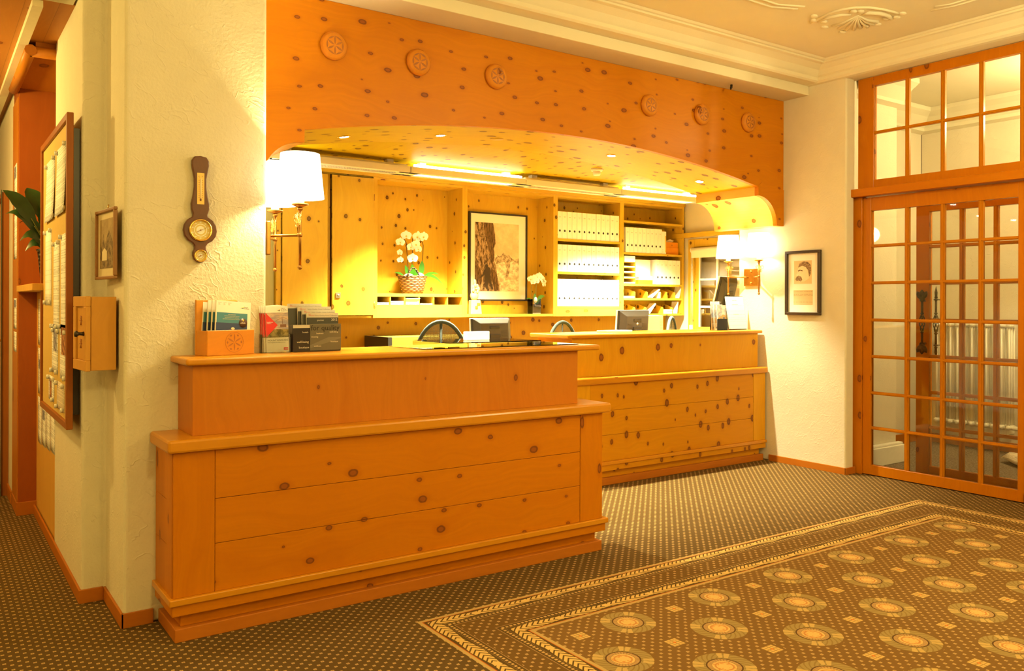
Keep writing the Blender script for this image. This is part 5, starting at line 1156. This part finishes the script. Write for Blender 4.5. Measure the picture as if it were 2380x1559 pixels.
for k in range(9):
    o = copy_tree(proto); o.location = (6.632 + 0.0655 * (k + 0.5), 7.192, 1.9705); o.scale = (0.94, 1, 0.985)
    o['label'] = 'white binder beside the wooden drawers in the right shelf bay, %s from the left' % ORD[k]; o['group'] = 'white binders beside the wooden drawers'
for k in range(6):
    o = copy_tree(proto); o.location = (7.118 + 0.069 * (k + 0.5), 7.192, 1.6055); o.scale = (0.98, 1, 0.985)
    o['label'] = 'white binder on the shelf above the pigeonholes, %s from the left' % ORD[k]; o['group'] = 'white binders above the pigeonholes'
f_ = thing('picture_folder', 'wide white folder with a yellow strip ending the upper row of the right bay', 'folder', (7.258, 7.195, 1.9705)); local_box('folder', (-0.034, 0.034, 0, 0.26, 0, 0.27), 'binder', f_)
local_box('yellow_strip', (0.014, 0.033, -0.0008, -0.0001, 0.02, 0.22), plain('strip_yellow', (0.75, 0.50, 0.12), 0.6), f_); local_box('print', (-0.03, -0.005, -0.0008, -0.0001, 0.01, 0.06), 'print', f_)
wd_ = thing('drawer_box', 'small two tier wooden drawer box at the right end of the upper binder row', 'drawer box', (7.425, 7.22, 1.9705))
local_box('lower_box', (-0.105, 0.105, 0, 0.20, 0, 0.085), 'carved', wd_, 0.002); ub = local_box('upper_tray', (-0.105, 0.105, 0.01, 0.20, 0.0855, 0.15), 'carved', wd_, 0.002); MB().ball((0.0, 0.006, 0.115), 0.006, 8).build('knob', 'brass', ub)
MB().prism([(-0.09, 0.1505), (0.03, 0.1505), (0.07, 0.175), (0.0, 0.19)], 0.04, 0.06, 'y').build('card_edge', 'print_beige', ub)
lt = thing('letter_tray_stack', 'five tier pine letter tray full of white paper at the left of the right bay', 'letter tray', (6.70, 7.20, 1.6055))
lb = MB(); lb.box(0.086, 0.098, 0.0, 0.25, 0, 0.265).box(-0.098, -0.086, 0, 0.25, 0, 0.265)
for k in range(5): lb.box(-0.0858, 0.0858, 0.0, 0.25, k * 0.062, k * 0.062 + 0.006)
lb.build('frame', 'cabinet_h', lt)
for k in range(5): local_box('paper', (-0.083, 0.083, -0.008 + 0.004 * (k % 2), 0.24, k * 0.062 + 0.0065, k * 0.062 + (0.020 if k < 4 else 0.075)), 'paper', lt)
bf = thing('file_box', 'large white file box with its lid lit by the strip light, behind the papers', 'file box', (6.950, 7.25, 1.6055)); local_box('box', (-0.135, 0.135, 0, 0.22, 0, 0.29), 'binder', bf)
pb = thing('paper_tray', 'small pine tray heaped with papers in front of the white file box', 'tray', (6.945, 7.186, 1.6055)); local_box('tray', (-0.115, 0.115, 0, 0.06, 0, 0.048), 'carved', pb)
for k in range(5): local_box('paper', (-0.110 + 0.004 * (k % 3), 0.108, -0.004 + 0.002 * (k % 2), 0.06, 0.0485 + k * 0.010, 0.0485 + k * 0.010 + 0.007), 'paper', pb)
def papers(x0, x1, z, h, label, lean=0.0, deep=0.10):
    t = thing('paper_stack', label, 'papers', ((x0 + x1) / 2, 7.20, z)); w_ = (x1 - x0) / 2
    b = MB()
    if lean:
        L = h; b.box(-0.006, 0.006, 0, deep, 0, L); b.bm.transform(Matrix.Rotation(lean, 4, 'Y')); mn = min(v.co.z for v in b.bm.verts); b.bm.transform(Matrix.Translation((0, 0, -mn)))
        b.build('envelopes', 'paper', t)
    else: b.box(-w_, w_, 0, deep, 0, h * 0.6).box(-w_ * 0.96, w_ * 0.98, -0.004, deep - 0.01, h * 0.6, h).build('sheets', 'paper', t)
papers(3.485, 3.608, 1.3595, 0.022, 'flat white papers in the leftmost pigeonhole below the orchid', deep=0.22)
papers(3.626, 3.764, 1.3595, 0.034, 'thicker white papers in the second pigeonhole below the orchid', deep=0.22)
papers(3.936, 4.082, 1.3595, 0.012, 'thin white sheet in the fourth pigeonhole below the orchid', deep=0.22)
cdx = thing('card_box', 'clear lidded white card box in the third pigeonhole below the orchid', 'box', (3.85, 7.16, 1.3595)); local_box('box', (-0.068, 0.068, 0.02, 0.2, 0, 0.058), 'paper', cdx); local_box('lid', (-0.072, 0.072, 0.0, 0.2, 0.0585, 0.064), 'white_paint', cdx)
papers(6.605, 6.78, 1.4405, 0.022, 'white papers flat in the leftmost upper pigeonhole of the right bay', deep=0.2)
papers(7.03, 7.10, 1.4405, 0.165, 'white envelopes leaning across the middle upper pigeonholes of the right bay', R(52))
papers(7.18, 7.21, 1.4405, 0.075, 'short white cards standing in an upper pigeonhole of the right bay', R(3))
papers(7.51, 7.53, 1.4405, 0.15, 'white envelopes leaning at the right end of the upper pigeonholes', R(16))
papers(6.99, 7.06, 1.2565, 0.155, 'white and buff envelopes leaning over the lower pigeonholes', R(42))
papers(7.30, 7.40, 1.2565, 0.050, 'low white block in the lower pigeonholes', 0)
papers(7.47, 7.50, 1.2565, 0.145, 'white booklets standing at the right of the lower pigeonholes', R(8))
# orchids
def orchid_flower(mb_p, mb_l, c, d, s, rnd):
    """five petals facing d"""
    d = Vector(d).normalized(); u = d.cross(Vector((0, 0, 1))).normalized(); v = u.cross(d)
    c = Vector(c)
    for k, (ang, L, W) in enumerate(((90, 1.0, 0.42), (215, 0.95, 0.36), (325, 0.95, 0.36), (12, 1.05, 0.62), (168, 1.05, 0.62))):
        a = R(ang + rnd.uniform(-8, 8)); ax = u * cos(a) + v * sin(a); sd = d.cross(ax); rows = []
        for q in range(6):
            t = q / 5; w_ = W * s * sin(pi * min(1, t * 0.9 + 0.06)) ** 0.7; cc = c + ax * (L * s * t) + d * (0.12 * s * sin(t * 3))
            rows.append([cc - sd * w_ + d * 0.05 * s, cc, cc + sd * w_ + d * 0.05 * s])
        mb_p.sheet(rows)
    mb_l.ball(tuple(c + d * 0.14 * s - v * 0.12 * s), 0.16 * s, 8)
ob = thing('orchid_basket', 'white orchid in a round brown wicker basket on the niche shelf', 'plant', (3.920, 7.315, 1.4663))
MB().lathe([(0.0, 0.0), (0.100, 0.0), (0.118, 0.05), (0.136, 0.14), (0.142, 0.165), (0.134, 0.170), (0.126, 0.14), (0.0, 0.13)], 36).build('basket', 'wicker', ob)
rimm = MB()
for k in range(3): rimm.tube([((0.138 + 0.004 * sin(a * 9 + k * 2.1)) * cos(a), (0.138 + 0.004 * sin(a * 9 + k * 2.1)) * sin(a), 0.168 + 0.005 * cos(a * 9 + k * 2.1)) for a in [j * 2 * pi / 72 for j in range(73)]], 0.0045, 5)
rimm.build('rim', 'wicker', ob)
hm = MB()
for o_ in (0, 0.009): hm.tube([(-0.115 + 0.14 * q, -0.10 - o_, 0.165 + 0.085 * sin(pi * q) + 0.004 * sin(q * 30 + o_ * 300)) for q in [j / 16 for j in range(17)]], 0.006, 6)
hm.build('handle', 'wicker_dark', ob)
MB().ball((-0.05, -0.02, 0.155), 0.055, 12, sc=(1.1, 0.8, 0.8)).ball((0.075, 0.0, 0.165), 0.05, 12, sc=(1.2, 0.8, 0.9)).build('white_pot', 'white_paint', ob)
for st, fl in ((((-0.04, 0, 0.15), (-0.055, 0, 0.35), (-0.07, 0, 0.50), (-0.11, 0, 0.56)), [(-0.085, -0.03, 0.565, .052), (-0.145, -0.02, 0.50, .045), (-0.14, 0, 0.40, .035), (-0.135, 0, 0.33, .035), (-0.035, -0.03, 0.46, .05)]),
               (((0.0, 0.02, 0.15), (0.01, 0.02, 0.40), (0.0, 0, 0.54), (0.03, 0, 0.57)), [(0.04, -0.02, 0.565, .055), (0.015, -0.04, 0.485, .05), (-0.02, -0.04, 0.345, .052), (0.045, -0.03, 0.44, .045)]),
               (((0.10, 0.02, 0.14), (0.125, 0.02, 0.36), (0.12, 0.0, 0.48), (0.10, 0, 0.545)), [(0.105, -0.03, 0.565, .05), (0.075, -0.02, 0.545, .04)])):
    MB().tube(st, 0.0035, 6).build('stem', 'soil', ob)
    for (x, y, z, s) in fl:
        a_, l_ = MB(), MB(); orchid_flower(a_, l_, (x, y, z), (rng.uniform(-0.5, 0.2), -1, rng.uniform(-0.3, 0.1)), s, rng); fo = a_.build('flower', 'petal', ob); l_.build('flower_lip', 'lip', fo)
for b0, t0, wv, sg in (((0, -0.02, 0.15), (-0.03, -0.05, 0.29), 0.03, 0.0), ((0.03, -0.02, 0.14), (0.015, -0.05, 0.25), 0.028, 0.0), ((-0.04, 0, 0.16), (-0.08, 0.0, 0.28), 0.022, 0.0), ((0.10, 0.0, 0.18), (0.11, 0.0, 0.33), 0.03, 0.0), ((0.09, -0.04, 0.16), (0.31, -0.08, 0.08), 0.014, 0.05), ((0.09, -0.03, 0.16), (0.27, -0.05, 0.20), 0.013, 0.02), ((-0.08, 0, 0.16), (-0.21, -0.02, 0.20), 0.010, 0.015)):
    q = MB(); leaf(q, b0, t0, wv, sg, 10, up=(0, 1, 0.2)); q.build('leaf', 'orchid_leaf', ob)
ov = thing('orchid_vase', 'small white orchid in a square glass vase at the right of the climbing picture', 'plant', (5.395, 7.30, 1.2625))
MB().box(-0.055, 0.055, -0.055, -0.052, 0, 0.16).box(-0.055, 0.055, 0.052, 0.055, 0, 0.16).box(-0.055, -0.052, -0.0518, 0.0518, 0, 0.16).box(0.052, 0.055, -0.0518, 0.0518, 0, 0.16).box(-0.0518, 0.0518, -0.0518, 0.0518, 0, 0.012).build('vase', 'acrylic', ov)
box('bark', (-0.050, 0.050, -0.050, 0.050, 0.0125, 0.105), 'soil', ov); MB().ball((0.0, -0.03, 0.15), 0.022, 10, sc=(1, 0.6, 1.5)).build('heart_tag', 'white_paint', ov)
for st in (((-0.02, 0, 0.10), (-0.03, 0, 0.28), (-0.02, 0, 0.37)), ((0.02, 0, 0.10), (0.03, 0, 0.30), (0.05, 0, 0.40), (0.10, -0.01, 0.40), (0.125, -0.02, 0.35))): MB().tube(st, 0.003, 6).build('stem', 'stem', ov)
for x, z, s in ((-0.05, 0.375, .038), (-0.01, 0.385, .04), (0.035, 0.40, .04), (-0.02, 0.345, .035), (0.06, 0.415, .036), (0.085, 0.395, .033), (0.105, 0.38, .032), (0.125, 0.35, .030), (0.13, 0.315, .028), (0.03, 0.355, .034)):
    a_, l_ = MB(), MB(); orchid_flower(a_, l_, (x, -0.01, z), (rng.uniform(-0.5, 0.3), -1, rng.uniform(-0.3, 0.2)), s, rng); fo = a_.build('flower', 'petal', ov); l_.build('flower_lip', 'lip', fo)
for b0, t0, wv, sg in (((0, -0.02, 0.11), (-0.02, -0.04, 0.22), 0.022, 0.0), ((0.02, -0.02, 0.12), (0.11, -0.05, 0.19), 0.022, 0.02), ((0.03, 0, 0.10), (0.06, -0.04, 0.15), 0.018, 0.0), ((-0.01, 0, 0.14), (-0.13, -0.03, 0.165), 0.006, 0.01)):
    q = MB(); leaf(q, b0, t0, wv, sg, 10, up=(0, 1, 0)); q.build('leaf', 'orchid_leaf', ov)
cf = thing('carved_figure', 'small pale carved wooden flower figure on a block, left foot of the climbing picture', 'figurine', (4.640, 7.27, 1.2625))
MB().prism([(-0.06, 0.0), (0.075, 0.0), (0.055, 0.145), (-0.055, 0.145)], 0.01, 0.06, 'y').build('base_block', 'carve_yellow', cf, 0.004)
MB().box(-0.010, 0.020, 0.005, 0.0098, 0.055, 0.085).box(0.012, 0.048, 0.005, 0.0098, 0.092, 0.115).build('inset', 'carved_cut', cf)
q = MB(); q.ball((-0.005, 0.035, 0.19), 0.045, 12, sc=(1.1, 0.6, 1.1)).ball((0.0, 0.035, 0.33), 0.020, 10, sc=(0.9, 0.7, 1.6))
for k in range(7):
    a = k * 2 * pi / 7; q.ball((0.0 + 0.032 * cos(a), 0.012 + 0.006 * (k % 2), 0.262 + 0.036 * sin(a)), 0.018, 8, sc=(1, 0.5, 1.2))
q.ball((0, 0.005, 0.262), 0.012, 8); q.build('flower_carving', 'carve_yellow', cf)

# ================================================================ OFFICE WINDOW
wf = MB().box(7.60, 7.66, 7.03, 7.128, 0.95, 2.155).box(7.60, 7.66, 5.952, 6.05, 0.95, 2.155).box(7.601, 7.659, 6.05, 7.03, 2.06, 2.155).box(7.601, 7.659, 6.05, 7.03, 0.95, 1.04).build('window_2', 'cabinet', None, 0.003, 1); wf['kind'] = 'structure'
MB().box(7.612, 7.65, 6.97, 7.0295, 1.0405, 2.0595).box(7.612, 7.65, 6.0505, 6.11, 1.0405, 2.0595).box(7.613, 7.649, 6.11, 6.97, 1.995, 2.0595).box(7.613, 7.649, 6.11, 6.97, 1.0405, 1.10).build('sash', 'cabinet_h', wf, 0.002, 1)
MB().box(7.616, 7.642, 6.675, 6.70, 1.10, 1.995).box(7.617, 7.641, 6.11, 6.97, 1.655, 1.678).box(7.617, 7.641, 6.11, 6.97, 1.330, 1.353).box(7.616, 7.642, 6.955, 6.9698, 1.10, 1.995).build('muntins', 'white_paint', wf)
box('glass_panes', (7.628, 7.632, 6.11, 6.955, 1.10, 1.995), 'glass', wf); MB().box(7.592, 7.5995, 7.05, 7.062, 1.80, 1.86).build('hinge', 'steel', wf)
nt_ = plain('night_outside', (0.10, 0.09, 0.06), 0.9); struct('window_2_backdrop', box('window_2_backdrop', (7.80, 7.82, 5.7, 7.4, 0.8, 2.4), 'beam')); bpy.data.objects['window_2_backdrop'].name = 'wall_outside'
bmx = box('curtain_board', (7.545, 7.615, 6.30, 7.34, 2.175, 2.232), 'cabinet_h', None, 0.004); tag(bmx, 'horizontal pine board above the office window right of the shelves', 'shelf')
rb = thing('roller_blind', 'cream rolled up blind at the top of the office window', 'blind', (7.575, 6.55, 2.020))
MB().tube([(0, -0.48, 0), (0, 0.495, 0)], 0.030, 16).build('roll', 'roller', rb); box('hem', (-0.028, -0.024, -0.47, 0.475, -0.095, -0.005), 'roller', rb); MB().tube([(-0.02, 0.485, 0), (-0.02, 0.485, -0.90)], 0.004, 6).tube([(0.005, 0.485, 0), (0.005, 0.485, -0.90)], 0.003, 6).build('cord', 'cord', rb)
MB().lathe([(0, 0), (0.034, 0), (0.034, 0.01), (0, 0.01)], 20, c=(0, 0.495, 0), ax='y').build('end_cap', 'white_paint', rb); MB().box(-0.035, 0.0, 0.475, 0.500, -0.96, -0.90).build('cord_weight', 'white_paint', rb)
